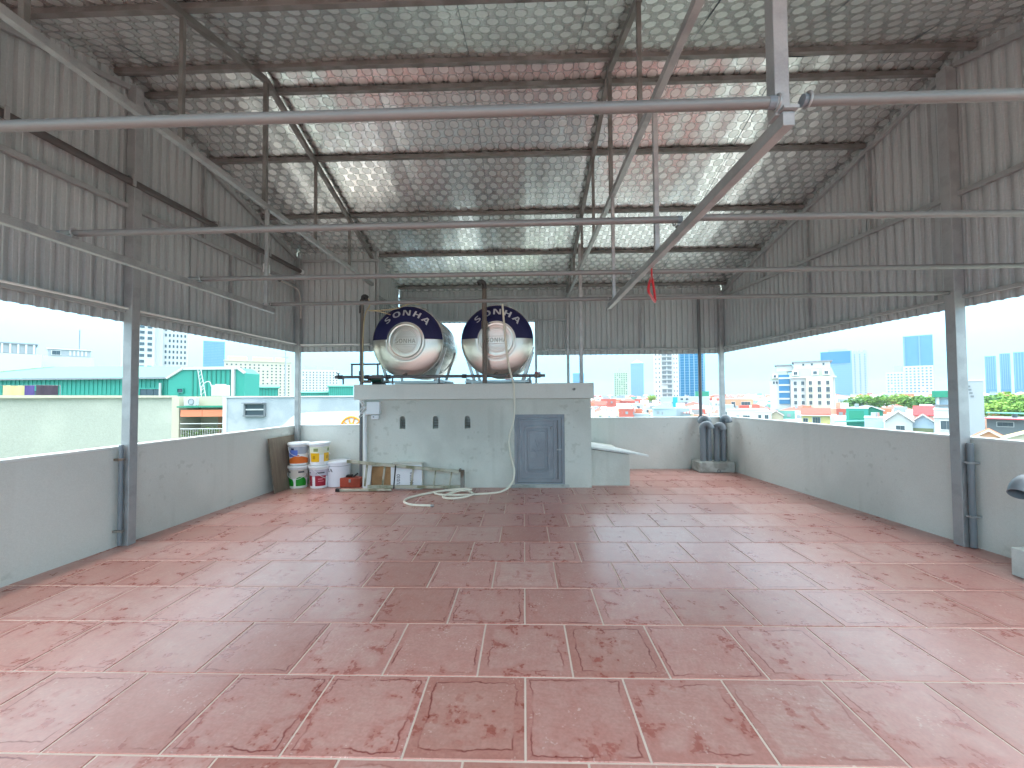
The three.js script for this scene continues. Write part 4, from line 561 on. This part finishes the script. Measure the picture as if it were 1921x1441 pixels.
// ---- teal factory sheds
{
  const ribs = (x0, x1, y0, y1, z, m, g, nm) => { const l = []; for (let x = x0; x < x1 - 0.01; x += 0.5) l.push(span(x, Math.min(x1, x + 0.12), y0, y1, z, z + 0.06)); stuff(part(g, nm, l, m)); };
  let g = thing('factory_shed', 'long teal metal shed with pale sloping roof behind the cream wall', 'shed', [0, GY, 0]);
  part(g, 'wall', span(-66, -38.8, 0, H(3.8), -59, -45), C.teal); ribs(-66, -38.8, H(0.5), H(3.75), -45, C.teal, g, 'wall_rib');
  const P = [], tri = (...v) => v.forEach((q) => P.push(q[0], H(q[1]), q[2])), a = [-66.5, 3.85, -44.5], b = [-38.6, 3.85, -44.5], c = [-42.4, 5.6, -52], d = [-60.7, 5.7, -52], e = [-38.6, 3.85, -59.5], f = [-66.5, 3.85, -59.5];
  tri(a, b, c, a, c, d, e, f, d, e, d, c, b, e, c, f, a, d); const rg = new THREE.BufferGeometry(); rg.setAttribute('position', new THREE.Float32BufferAttribute(P, 3)); rg.computeVertexNormals(); C.tealLight.side = THREE.DoubleSide; part(g, 'roof', rg, C.tealLight); part(g, 'hip_trim', bar(V(-66.4, H(3.9), -44.4), V(-60.7, H(5.75), -52), 0.5, 0.1), C.cream); part(g, 'fascia', span(-66.5, -38.5, H(3.65), H(3.86), -44.6, -44.4), C.greyRoof);
  win(g, -41.3, H(2.1), 2.2, 0.9, 3, -44.9, C.teal); win(g, -54.8, H(2.0), 3.4, 0.9, 4, -44.9, C.teal); part(g, 'downpipe', rod(V(-39.9, H(0), -44.6), V(-39.9, H(3.2), -44.6), 0.12, 8), C.white);
  g = thing('factory_shed', 'teal shed end with white trimmed canopy right of the long shed', 'shed', [0, GY, 0]);
  const sh = new THREE.Shape([[-37.6, 0], [-29.4, 0], [-29.4, H(4.1)], [-30.1, H(4.65)], [-35.9, H(4.7)], [-37.6, H(3.66)]].map((q) => new THREE.Vector2(...q))), q = new THREE.ExtrudeGeometry(sh, { depth: 2.5, bevelEnabled: false }); q.translate(0, 0, -45.5); part(g, 'wall', q, C.teal); ribs(-35, -30.7, H(0), H(4.4), -43, std(0x257568, 0.6), g, 'wall_rib');
  part(g, 'trim', span(-35.9, -30.1, H(4.5), H(4.8), -43, -42.8), C.white); part(g, 'trim', bar(V(-37.7, H(3.62), -42.9), V(-35.9, H(4.7), -42.9), 0.2, 0.22), C.white); part(g, 'trim', bar(V(-30.1, H(4.68), -42.9), V(-29.3, H(4.1), -42.9), 0.2, 0.22), C.white); part(g, 'trim', span(-30.65, -30.35, 0, H(4.5), -43, -42.75), C.white); win(g, -36.2, H(2.3), 0.6, 0.4, 1, -42.95, C.teal);
  for (const [n, x, z, r, w, t, lab] of [['teal_shed', -48.23, -75.99, 32.4, 4.6, 3.9, 'small teal shed right of the teal canopy'], ['teal_shed', -60, -118, 25.5, 8, 3.4, 'low teal shed roof behind the corner post'], ['teal_shed', -51.5, -116, 25.5, 6.5, 5.1, 'taller teal shed left of the pump room']]) { const o = bld(n, lab, 'shed', x, z, r, 'teal sheds'); body(o, w, H(t) - 0.4, 8, C.teal); gable(o, w, 8, H(t) - 0.6, 0.5, C.tealLight, true); ribs(-w / 2, w / 2, H(0), H(t) - 0.5, 0, std(0x257568, 0.6), o, 'wall_rib'); }
  g = thing('utility_pole', 'thin grey utility pole beside the back left corner post', 'pole', [-30.17, GY, -51.86]); part(g, 'shaft', rod(V(0, 0, 0), V(0, H(7.3), 0), 0.13, 10, 0.09), C.grey); part(g, 'arm', box(0.9, 0.1, 0.1, 0, H(6.6), 0), C.grey);
}
// ---- white blocks and towers on the left
{
  let g = bld('white_block', 'white block at the far left with glazed roof pavilion', 'building', -117.99, -92.62, 51.9); body(g, 9, H(12.2), 14, C.white); part(g, 'roof_pavilion', span(-4.3, 3.6, H(12.3), H(14.4), -8, -0.4), C.grey); part(g, 'pavilion_roof', span(-4.5, 3.9, H(14.42), H(14.75), -8.2, -0.1), C.greyRoof); for (let k = 0; k < 7; k++) part(g, 'column', span(-4.1 + k * 1.2, -3.8 + k * 1.2, H(12.25), H(14.4), -0.39, -0.1), C.whiteTrim); win(g, -2.2, H(6.4), 1.6, 2.0, 2);
  g = bld('white_block', 'white block with roof terrace and mast left of the tall tower', 'building', -123.45, -109.48, 48.4); body(g, 9.5, H(13.1), 14, C.white); body(g, 8, H(14.9), 10, C.grey, H(13.12), 0.1, 'roof_room'); part(g, 'roof_slab', span(-4.2, 4.3, H(14.92), H(15.2), -10.3, 0.3), C.whiteTrim); win(g, -2.4, H(14), 1.5, 1.1, 2, 0.02); for (let k = 0; k < 5; k++) part(g, 'roof_arch', span(0.0 + k * 0.75, 0.35 + k * 0.75, H(13.4), H(14.7), 0.01, 0.1), C.whiteTrim); part(g, 'mast', rod(V(1.9, H(15.2), -3), V(1.9, H(21), -3), 0.12, 8), C.dgrey);
  g = bld('apartment_tower', 'tall white apartment tower with many dark windows behind the left post', 'tower', -165.5, -180, 42.6); part(g, 'wall', span(-9.8, 1.2, 0, H(47), -14, 0), C.white); part(g, 'side_wing', span(4.0, 13.2, 0, H(47), -20, -5), C.white); part(g, 'link', span(1.2, 4.0, 0, H(47), -18, -3), C.white);
  grid(g, -9.4, 0.8, H(4), H(45), 4, 16, 0.6, 0.5, C.glassDark); const sg = grid(g, 4.4, 12.8, H(4), H(45), 6, 16, 0.45, 0.5, C.glassDark); sg.position.z = -5;
  g = bld('office_tower', 'distant plain blue tower above the teal shed', 'tower', -786.84, -1034.83, 37.2); body(g, 45, H(147), 40, C.glassBlue); grid(g, -22, 22, H(40), H(146), 6, 26, 0.9, 0.12, C.steelBlue);
  g = bld('apartment_block', 'wide cream apartment block with rows of small windows', 'apartment block', -233.83, -360.87, 32.9); body(g, 50.7, H(33.5), 16, C.cream); grid(g, -25, 25, H(2), H(32), 15, 11, 0.34, 0.45, C.glassDark); part(g, 'cornice', span(-25.8, 25.8, H(33.52), H(34.4), -16.4, 0.6), C.cream); for (const [x, w] of [[-16, 14], [3, 16], [17, 9]]) part(g, 'roof_house', span(x - w / 2, x + w / 2, H(34.42), H(38.2), -12, -3), C.tankCream);
  g = bld('apartment_block', 'white apartment block left of the corner pipes', 'apartment block', -230.86, -465.94, 26.4); body(g, 39, H(33), 18, C.white); grid(g, -19, 19, H(2), H(31.5), 11, 10, 0.34, 0.5, C.glassDark); for (const [x, w] of [[-10, 13], [8, 11]]) part(g, 'roof_house', span(x - w / 2, x + w / 2, H(33.02), H(36.5), -12, -3), C.grey);
}
// ---- centre and right: towers
{
  let g = bld('apartment_tower', 'pale green apartment tower beyond the back parapet', 'tower', 144.37, -623.5, -13); body(g, 20, H(36.5), 18, C.palegreen); grid(g, -9.6, 9.6, H(0), H(35), 6, 13, 0.5, 0.5, C.glassDark); part(g, 'roof_house', span(-4, 6, H(36.52), H(41), -12, -3), C.palegreen);
  g = bld('office_tower', 'tall pale blue glass tower with peaked top right of the green tower', 'tower', 235.1, -868.75, -15.1); body(g, 26, H(68), 24, C.glassPale); grid(g, -12.5, 12.5, H(0), H(67), 7, 20, 0.7, 0.75, C.steelBlue); const pk = new THREE.ConeGeometry(18.4, 9, 4); pk.rotateY(Math.PI / 4); pk.translate(0, H(72.5), -12); part(g, 'roof', pk, C.glassPale);
  g = bld('office_tower', 'faint far blue tower just right of the bright room post', 'tower', 194.77, -1487.3, -7.5); body(g, 39, H(82), 30, C.glassBlue);
  g = bld('apartment_tower', 'tall white tower with dark stacked balconies at the back right', 'tower', 105.97, -312.52, -18.7); body(g, 17.5, H(55), 16, C.white); grid(g, -8.3, -3.6, H(-4), H(54), 2, 17, 0.26, 0.36, C.glassDark); grid(g, 4.6, 8.4, H(-4), H(54), 2, 17, 0.26, 0.36, C.glassDark); grid(g, -3.2, 4.2, H(-4), H(54), 2, 17, 0.8, 0.62, C.dgrey, 'f', 0, 'balcony_rows'); const bl = []; for (let j = 0; j < 17; j++) bl.push(span(-3.3, 4.3, H(-4 + j * 3.41), H(-4 + j * 3.41) + 0.5, 0.1, 1.1)); stuff(part(g, 'balcony_slab', bl, C.white));
  g = bld('office_tower', 'saturated blue glass tower beside the dark corner pipe', 'tower', 192.78, -482.95, -21.8); body(g, 27.5, H(85), 24, C.glassBlue2); for (let k = 0; k < 6; k++) part(g, 'fin', span(-12.9 + k * 5, -12.0 + k * 5, 0, H(84), 0.02, 0.9), C.glassPale); grid(g, -13.5, 13.5, H(0), H(84), 1, 28, 1, 0.1, C.steelBlue, 'f', 0, 'floor_bands');
  // ornate white block with mansard roof
  g = bld('mansard_building', 'large ornate white building with mansard roof in the right opening', 'building', 125.82, -192.54, -33.2); const mw = 24;
  part(g, 'wall', span(-4, 12.2, 0, H(9.0), -20, 0), C.white); part(g, 'wing', span(-12.2, -4, 0, H(8.2), -22, -3), C.white); part(g, 'bay', span(1.8, 11.4, 0, H(8.9), 0.001, 1.2), C.cream);
  const fr = (x0, x1, y0, y1, z0, z1, ins, m, nm) => { const q = new THREE.BoxGeometry(x1 - x0, y1 - y0, z1 - z0), p = q.attributes.position; for (let i = 0; i < p.count; i++) if (p.getY(i) > 0) { p.setX(i, p.getX(i) * (1 - ins / (x1 - x0) * 2)); p.setZ(i, p.getZ(i) * (1 - ins / (z1 - z0) * 2)); } q.computeVertexNormals(); q.translate((x0 + x1) / 2, (y0 + y1) / 2, (z0 + z1) / 2); return part(g, nm, q, m); };
  fr(-4.2, 12.4, H(9.02), H(13.2), -20.2, 0.3, 1.3, C.mansard, 'mansard_roof'); fr(-12.3, -4.3, H(8.22), H(12.0), -22.2, -2.8, 1.0, C.mansard, 'mansard_roof');
  part(g, 'attic', span(-2.6, 10.8, H(13.22), H(16.0), -18, -2.0), C.whiteTrim); part(g, 'attic_roof', span(-3.4, 11.6, H(16.02), H(16.5), -18.8, -1.2), C.greyRoof); part(g, 'stair_roof', span(-9.4, -3.0, H(12.2), H(15.0), -18, -5), C.whiteTrim); part(g, 'attic_roof', span(-10.4, -3.42, H(15.02), H(15.5), -18.6, -4.2), C.greyRoof); part(g, 'cornice', span(-4.5, 12.7, H(8.8), H(9.3), 0.3, 0.8), C.whiteTrim);
  part(g, 'glazed_stair', span(-8.6, -4.4, H(-3), H(10.6), -2.99, -2.4), C.glassBlue); for (let k = 0; k < 4; k++) part(g, 'stair_band', span(-8.7, -4.3, H(-1 + k * 3.2), H(-0.2 + k * 3.2), -2.39, -2.2), C.white);
  for (let j = 0; j < 4; j++) { for (const x of [-2.2, 0.6]) win(g, x, H(-2.4 + j * 2.95), 1.1, 1.6, 2); for (const x of [3.4, 6.6, 9.6]) win(g, x, H(-2.4 + j * 2.95), j === 1 || j === 2 ? 1.3 : 1.1, j === 2 ? 2.2 : 1.7, 2, 1.2); }
  for (const x of [-2.0, 5.2, 9.2]) { part(g, 'dormer', span(x - 1.3, x + 1.3, H(9.8), H(12.3), -1.4, 0.5), C.whiteTrim); win(g, x, H(11), 1.3, 1.3, 2, 0.5); } for (const x of [-10.6, -9.4]) win(g, x, H(7), 0.8, 1.2, 1, -3); part(g, 'dormer', span(-11.2, -9, H(9), H(11), -4.4, -2.5), C.whiteTrim); win(g, -10.1, H(10), 1.0, 1.1, 1, -2.5); for (const x of [1, 4.2, 8.4]) win(g, x, H(14.9), 0.7, 0.9, 1, -2.0);
  g = bld('office_tower', 'curved blue glass office tower behind the mansard building', 'tower', 414.62, -563.99, -36.3); body(g, 33, H(58), 26, C.glassPale); part(g, 'glass_crown', span(-16, 15, H(42), H(57.5), 0.01, 0.8), C.glassBlue); grid(g, -16, 16, H(-2), H(41), 1, 15, 1, 0.35, C.steelBlue, 'f', 0, 'floor_bands'); part(g, 'roof_frame', span(-8, 12, H(58.02), H(61), -18, -4), C.grey);
  g = bld('apartment_tower', 'slim pale residential towers right of the curved glass tower', 'tower', 495.77, -627.86, -38.3); body(g, 17.5, H(63), 18, C.grey); for (const x of [-5.4, 0.4, 6]) grid(g, x - 1.3, x + 1.3, H(-2), H(61), 1, 18, 0.5, 0.55, C.steelBlue); for (const x of [-5.8, 0, 5.8]) part(g, 'roof_house', span(x - 1.8, x + 1.8, H(63.02), H(66), -12, -3), C.grey);
  g = bld('office_tower', 'tallest blue glass slab tower in the right opening', 'tower', 882.28, -954.77, -42.7); body(g, 47.5, H(131), 36, C.glassBlue); part(g, 'edge_strip', span(-23.9, -21, 0, H(129), 0.02, 1.5), C.steelBlue); part(g, 'edge_strip', span(1.5, 3.5, 0, H(130), 0.02, 1.5), C.steelBlue);
  g = bld('apartment_block', 'pale blocky apartments below the tallest blue tower', 'apartment block', 401.93, -445.48, -42.1); part(g, 'wall', span(-18, -4, 0, H(24), -18, 0), C.white); part(g, 'wall', span(-4, 18, 0, H(30), -18, -1), C.white); part(g, 'wall', span(-12, -5, H(24.02), H(30.5), -16, -3), C.grey); grid(g, -17.5, -4.5, H(2), H(23), 5, 7, 0.5, 0.45, C.steelBlue); const gg = grid(g, -3.4, 17.5, H(2), H(29), 7, 9, 0.5, 0.45, C.steelBlue); gg.position.z = -1;
  for (const [x, z, r, w, t, lab] of [[1104.17, -1015.29, -47.4, 17.3, 88.4, 'leftmost of three far blue towers right of the right post'], [1119.14, -998.76, -48.3, 16, 92.8, 'middle of three far blue towers right of the right post'], [1096.81, -948.43, -49.1, 20.8, 91, 'rightmost of three far blue towers, at the frame edge']]) { const o = bld('office_tower', lab, 'tower', x, z, r, 'far blue towers'); body(o, w, H(t), 16, C.glassBlue); grid(o, -w / 2, w / 2, H(10), H(t - 1), 5, 1, 0.3, 1, C.steelBlue, 'f', 0, 'glass_strips'); }
}
// ---- houses below eye level
function house(label, x, z, deg, w, top, d, m, opt = {}) {
  const g = bld('house', label, 'house', x, z, deg, 'houses below the terrace'), h = H(top); body(g, w, h, d, m);
  if (opt.roof) { if (opt.front) { gableWall(g, w, d, h, opt.rise, m); gable(g, w, d, h - 0.05, opt.rise, opt.roof, false, 0.35); part(g, 'barge_board', bar(V(-w / 2 - 0.35, h + 0.12, 0.42), V(0, h + opt.rise + 0.17, 0.42), 0.12, 0.3), C.whiteTrim); part(g, 'barge_board', bar(V(w / 2 + 0.35, h + 0.12, 0.42), V(0, h + opt.rise + 0.17, 0.42), 0.12, 0.3), C.whiteTrim); } else gable(g, w, d, h - 0.05, opt.rise, opt.roof, true); }
  else { part(g, 'parapet', span(-w / 2 - 0.1, w / 2 + 0.1, h + 0.002, h + 0.35, -0.15, 0.1), C.whiteTrim); part(g, 'parapet', span(-w / 2 - 0.1, w / 2 + 0.1, h + 0.002, h + 0.35, -d - 0.1, -d + 0.15), C.whiteTrim); const tx = (hash2(Math.round(x * 10), 3, 7) - 0.5) * w * 0.5; part(g, 'roof_tank', rod(V(tx, h, -d * 0.45), V(tx, h + 1.5, -d * 0.45), 0.55, 14), C.tankSteel); part(g, 'antenna', rod(V(tx + 1.1, h, -d * 0.3), V(tx + 1.1, h + 2.6, -d * 0.3), 0.04, 5), C.dgrey); }
  for (const [wx, wy, ww, wh, n] of opt.wins || []) win(g, wx, h + wy, ww, wh, n || 2); return g;
}
{
  let g;
  house('white house with red tiled roof just right of the pump room slab', 45.21, -256.04, -10, 9.5, -4.6, 9, C.cream, { roof: C.redRoof, rise: 2.6, wins: [[-2.4, -1.6, 2.2, 1.2], [1.8, -1.6, 2.2, 1.2]] });
  house('long plain white house in front of the red roofs at back right', 53.5, -240, -12.4, 18, -6.4, 10, C.white, { wins: [[-7, -1.5, 1, 0.9], [6, -1.6, 1, 0.9]] });
  house('far house with wide dull red roof beyond the back parapet', 76.74, -320.95, -13.4, 15, -5.2, 9, C.pink, { roof: C.redRoof, rise: 2.2, wins: [[3, -1.6, 1.2, 1.2]] });
  house('small pale blue house beyond the back parapet', 62.96, -231.59, -15.2, 5.6, -3.4, 8, C.bluegrey, { wins: [[0, -1.7, 1.6, 1.4]] });
  g = house('low white house with dark awnings beneath the white tower', 71.17, -223.96, -17.6, 15, -5.0, 10, C.white, { wins: [[-5, -2, 1.4, 1.2], [-1.5, -2, 1.4, 1.2]] }); part(g, 'awning', span(-4, 5.5, H(-4.6), H(-4.2), 0.1, 2), C.greyRoof); part(g, 'roof_room', span(3, 7, H(-4.98), H(-2.2), -7, -1), C.palegreen); for (let k = 0; k < 9; k++) part(g, 'roof_stake', rod(V(-7 + k * 1.1, H(-4.7), 0), V(-7 + k * 1.1, H(-3.5), 0), 0.06, 6), C.dgrey);
  g = bld('sign_tower', 'bright teal upright sign panel beside the blue tower foot', 'sign', 76.05, -211.76, -19.8); part(g, 'panel', span(-1.1, 1.1, H(-5.8), H(0.5), -0.6, 0), std(0x1590a8, 0.5)); part(g, 'mast', rod(V(0, 0, -0.3), V(0, H(-5.8), -0.3), 0.25, 10), C.dgrey);
  g = house('low house with red striped awning near the corner pipes', 75.2, -196.07, -21, 6.6, -7.4, 8, C.cream, { wins: [[-1.6, -1.4, 1.2, 1]] }); for (let k = 0; k < 6; k++) { const a = bar(V(-0.9 + k * 0.62, H(-4.5), -1.5), V(-0.9 + k * 0.62, H(-6.9), 1.2), 0.58, 0.08); part(g, 'awning_strip', a, k % 2 ? C.whiteTrim : std(0xc04a3e, 0.7)); }
  g = house('broad pale blue grey block behind the corner post', 96.14, -252.3, -20.9, 27, 0.2, 12, C.bluegrey, { wins: [[-1.5, -1.2, 1.6, 1.2], [1.4, -1.2, 1.6, 1.2]] }); part(g, 'green_screen', span(6, 13.4, H(0.5), H(3.6), -10, -0.5), C.green); part(g, 'ledge', span(-8, 1.5, H(-3.2), H(-2.7), 0.01, 0.8), C.dgrey);
  house('far block with brown panels right of the corner post', 134.85, -267.98, -26.7, 17.8, -1.4, 12, C.tan, { wins: [[-2, -3.4, 2, 3.4], [5, -3, 5, 2.6, 3]] });
  g = house('long white low house along the right parapet corner', 87.16, -168.83, -27.3, 17.5, -4.6, 10, C.white, { wins: [[-1.8, -3, 1, 1.4, 1], [1.2, -3, 2.4, 1.6, 3], [-6.8, -1.6, 2.4, 1.6]] }); part(g, 'roof_room', span(-8.5, -3.2, H(-4.58), H(-2.6), -8, -2), C.grey);
  house('white house with dark doors left of the pink roof', 93.33, -165.5, -29.4, 5.4, -5.3, 8, C.white, { wins: [[-1.2, -2.2, 1.0, 2.0, 1], [1.1, -2.2, 1.2, 2.0]] });
  house('small house with pink gable roof in front of the mansard building', 102.09, -171.98, -30.7, 4.8, -7.2, 8, C.cream, { roof: C.darkRed, rise: 1.8, front: true });
  g = house('yellow house with red roof at the centre of the right opening', 104.53, -152.64, -34.4, 8.3, -5.9, 9, C.yellow, { roof: C.redRoof, rise: 2.2, wins: [[0.2, -2, 2.2, 2.2, 3], [-3, -2.2, 1.4, 1.6]] }); part(g, 'porch_roof', span(-4.6, 4.6, H(-6.3), H(-6.05), 0.1, 1.2), C.whiteTrim);
  g = house('green clad shed with light green canopy left of the grey block', 104.59, -134.02, -38, 5.4, -3.2, 8, C.teal, {}); part(g, 'canopy', bar(V(-5.5, H(-7.4), 2.2), V(2.8, H(-6.7), 2.2), 4, 0.25), C.tealLight); part(g, 'opening', span(-2, 1.6, H(-6.4), H(-3.9), 0.01, 0.1), C.green);
  g = house('darker green shed with peaked roof behind the grey block', 113.58, -139.64, -39.1, 5.8, -4.2, 8, C.green, { roof: C.green, rise: 1.4, front: true });
  g = house('plain pale grey block with small chimney in front of the green sheds', 98.16, -119.96, -39.3, 4.1, -5.4, 7, C.bluegrey, {}); part(g, 'chimney', span(-0.6, 0.5, H(-5.4), H(-3.9), -3, -1.8), C.bluegrey);
  house('white gabled house with orange roof left of the blue gable', 98.73, -112.93, -41.2, 5.4, -6.1, 10, C.white, { roof: C.orangeRoof, rise: 2.7, front: true, wins: [[0.3, -2.0, 1.7, 2.2]] });
  g = house('blue grey gabled house with red roof left of the tall white house', 103.49, -111.33, -42.9, 4.7, -6.5, 10, C.bluegrey, { roof: C.redRoof, rise: 2.3, front: true }); part(g, 'balcony_screen', span(-1.9, 1.9, H(-10.6), H(-7.6), 0.01, 0.15), std(0x6f7a5c, 0.8));
  house('house with dark red roof behind the gabled houses', 129.94, -138.62, -43.1, 5.6, -5.8, 9, C.pink, { roof: C.darkRed, rise: 3.0, wins: [[0, -1.4, 1.4, 1.2]] });
  g = house('tall narrow white house with green roof shelter by the right post', 98.35, -99.64, -44.6, 4.6, -2.4, 10, C.white, { wins: [[0.2, -3.6, 2.9, 2.0, 3], [0.2, -7.2, 3.1, 2.0, 4]] }); part(g, 'roof_shelter', span(-2.5, 2.5, H(0.5), H(2.0), -9, 0.6), C.green); part(g, 'terrace', span(-2.0, 2.1, H(-1.9), H(0.49), -8, -0.6), C.bluegrey); part(g, 'roof_column', span(-1.8, -1.3, H(-2), H(0.48), -0.5, 0.0), C.whiteTrim); part(g, 'terrace_rail', span(-2.3, 2.4, H(-1.7), H(-1.2), 0.1, 0.25), C.dgrey); for (const y of [-4.3, -8.2]) part(g, 'string_course', span(-2.4, 2.4, H(y), H(y) + 0.25, 0.01, 0.3), C.whiteTrim);
  g = bld('concrete_tower', 'tall pale concrete stair tower just right of the right post', 'tower', 122.95, -117.4, -46.3); body(g, 3.6, H(4.7), 6, C.grey); for (let k = 0; k < 4; k++) part(g, 'louvre', span(-1.2 + 0.2 * k, -0.6 + 0.2 * k, H(3 - k * 0.9), H(3.5 - k * 0.9), 0.01, 0.1), C.dgrey); part(g, 'cap', span(-1.9, 1.9, H(4.72), H(5.0), -6.1, 0.1), C.whiteTrim);
  g = house('low workshop with red and pale metal awnings at the right edge', 139.06, -122.01, -48.7, 11, -6.0, 9, C.dgrey, { wins: [[-2, -1.6, 3, 1.2, 3]] }); part(g, 'metal_roof', bar(V(-5.6, H(-4.4), -3), V(7, H(-4.6), -3), 6, 0.25), C.tealLight); part(g, 'red_awning', bar(V(-6.5, H(-5.9), 1), V(1.4, H(-6.0), 1), 3.4, 0.2), std(0xc4505a, 0.7)); part(g, 'pale_awning', bar(V(1.6, H(-6.1), 1), V(8, H(-6.3), 1), 3.4, 0.2), C.tealLight);
  house('tan house with bright orange hipped roof below the concrete tower', 91.62, -85.04, -47.1, 4.6, -8.0, 8, C.tan, { roof: C.orangeRoof, rise: 1.9, front: true });
  g = house('cream villa with white columns at the right edge above the parapet', 93.2, -80.5, -49.2, 6.4, -7.8, 8, C.cream, { roof: C.yellow, rise: 1.6, front: true }); for (let k = 0; k < 6; k++) part(g, 'column', rod(V(-2.8 + k * 1.1, H(-10.5), 0.5), V(-2.8 + k * 1.1, H(-7.9), 0.5), 0.16, 10), C.whiteTrim);
  // the far mass of small roofs
  const pos = [], col = [], pal = [0xe3e7e4, 0xd8dcd6, 0xcfc9b4, 0xb9c4c8, 0xa8564a, 0x5f9a90, 0x8fa0a8, 0xc79a84, 0xdfe4e2, 0x7f8a90, 0xb06a50].map((c) => new THREE.Color(c)), parts = [];
  for (let i = 0; i < 900; i++) {
    const left = i % 6 === 0, b = left ? -(0.33 + rnd() * 0.65) : 0.06 + rnd() * 0.95, D = 210 + Math.pow(rnd(), 1.4) * 900, w = 5 + rnd() * 12, dd = 8 + rnd() * 10, top = Math.min(1.0, -9 + rnd() * 7 + D * 0.004) - (D < 300 ? 3 : 0), q = box(w, H(top), dd); q.translate(0, H(top) / 2, 0); const c = pal[Math.floor(rnd() * 8.99)], rc = pal[Math.floor(rnd() * pal.length)], list = [[q, c]];
    if (rnd() < 0.4) { const r = plain(new THREE.CylinderGeometry(0.01, 0.72 * w, 1.8 + rnd(), 4)); r.rotateY(Math.PI / 4); r.scale(1, 1, dd / w); r.translate(0, H(top) + 0.95, 0); list.push([r, rnd() < 0.6 ? pal[4] : rc]); } else { const r = box(w * 0.4, 2.2, dd * 0.4); r.translate((rnd() - 0.5) * w * 0.4, H(top) + 1.1, 0); list.push([r, rc]); }
    if (rnd() < 0.5) { const r = plain(new THREE.CylinderGeometry(0.6, 0.6, 1.7, 10)); r.translate((rnd() - 0.5) * w * 0.7, H(top) + 0.85, (rnd() - 0.5) * dd * 0.5); list.push([r, pal[6]]); }
    for (let k = 0; k < 3; k++) { const r = box(1.2, 1.3, 0.2); r.translate((k - 1) * w * 0.28, H(top) - 2 - 0.2 * k, dd / 2); list.push([r, pal[9]]); }
    for (const [h, cc] of list) { h.rotateY(-b + (rnd() - 0.5) * 0.3); h.translate(Math.sin(b) * D, GY, -Math.cos(b) * D); const n = h.attributes.position.count, a = new Float32Array(n * 3); for (let k = 0; k < n; k++) { a[k * 3] = cc.r; a[k * 3 + 1] = cc.g; a[k * 3 + 2] = cc.b; } h.setAttribute('color', new THREE.BufferAttribute(a, 3)); parts.push(h); }
  }
  const o = shadows(new THREE.Mesh(mergeGeometries(parts), std(0xffffff, 0.8, 0, { vertexColors: true }))); o.name = 'far_rooftops'; o.userData = { kind: 'stuff', label: 'crowded mass of small far rooftops and houses towards the horizon', category: 'rooftops' }; scene.add(o);
}
// ---- trees
{
  const leafM = [0x6f9a3c, 0x5a8a44, 0x87a94a].map((c) => std(c, 0.75, 0, { side: THREE.DoubleSide }));
  const crown = (s, R, Hc) => { const l = [], lobes = []; for (let k = 0; k < 9; k++) lobes.push([(hash2(k, 1, s) - 0.5) * R * 1.3, (hash2(k, 2, s) - 0.4) * Hc * 0.8, (hash2(k, 3, s) - 0.5) * R * 1.3, R * (0.35 + 0.25 * hash2(k, 4, s))]); for (let i = 0; i < 1500; i++) { const L = lobes[i % 9], a = hash2(i, 5, s) * 6.283, c = hash2(i, 6, s) * 2 - 1, r = L[3] * (0.55 + 0.5 * hash2(i, 7, s)), q = Math.sqrt(1 - c * c), g = new THREE.CircleGeometry(0.28 + 0.3 * hash2(i, 8, s), 5); g.scale(1, 0.55, 1); g.rotateX(hash2(i, 9, s) * 3); g.rotateY(hash2(i, 10, s) * 6); g.translate(L[0] + q * Math.cos(a) * r, L[1] + c * r * 0.8, L[2] + q * Math.sin(a) * r); l.push(g); } return mergeGeometries(l.map(plain)); };
  const crowns = [crown(1, 5, 4), crown(2, 5, 5), crown(3, 4.5, 4.5)], trunkM = std(0x6b5a48, 0.9);
  let n = 0; const tree = (b, D, top, s, label) => { const g = thing('leafy_tree', label, 'tree', [Math.sin(b) * D, GY, -Math.cos(b) * D], b * 7, 'trees among the houses'), k = n++ % 3, c = part(g, 'crown', crowns[k], leafM[(n * 7) % 3]); c.scale.setScalar(s); c.position.y = H(top) - 4.2 * s; const t = part(g, 'trunk', rod(V(0, 0, 0), V(0, H(top) - 4 * s, 0), 0.4, 10, 0.22), trunkM); for (let i = 0; i < 3; i++) part(t, 'limb', rod(V(0, H(top) - 7 * s, 0), V(Math.cos(i * 2.1) * 2.4 * s, H(top) - 3.5 * s, Math.sin(i * 2.1) * 2.4 * s), 0.14, 6, 0.05), trunkM); };
  const D2R = Math.PI / 180;
  const same = 'leafy green tree in the band of trees left of the right post', same2 = 'leafy green tree in the tree mass at the right edge';
  for (const [b, D, top, s] of [[37.6, 300, 0.6, 1], [38.5, 310, 1.0, 1], [39.4, 300, 1.4, 1.05], [40.3, 310, 2.0, 1.1], [41.2, 300, 1.4, 1], [42.1, 290, 1.6, 1.1], [43.0, 285, 1.2, 1.1], [43.8, 290, 0.9, 1.1]]) tree(b * D2R, D, top, s, same);
  for (const [b, D, top, s] of [[46.9, 250, 1.2, 1.1], [47.5, 235, 1.6, 1.15], [48.1, 250, 1.9, 1.2], [48.7, 232, 1.4, 1.1], [49.4, 245, 1.8, 1.2], [47.8, 215, -0.8, 1.1], [48.9, 212, -0.6, 1.1], [50.1, 235, 1.4, 1.2]]) tree(b * D2R, D, top, s, same2);
  tree(16.9 * D2R, 295, 2.0, 0.7, 'single green tree at the foot of the tall white tower'); tree(49.6 * D2R, 150, -6.6, 0.45, 'small dark tree beside the cream villa at the right edge');
}
scene.fog = new THREE.FogExp2(0xbfe2f2, 0.00016);
renderer.render(scene, camera);
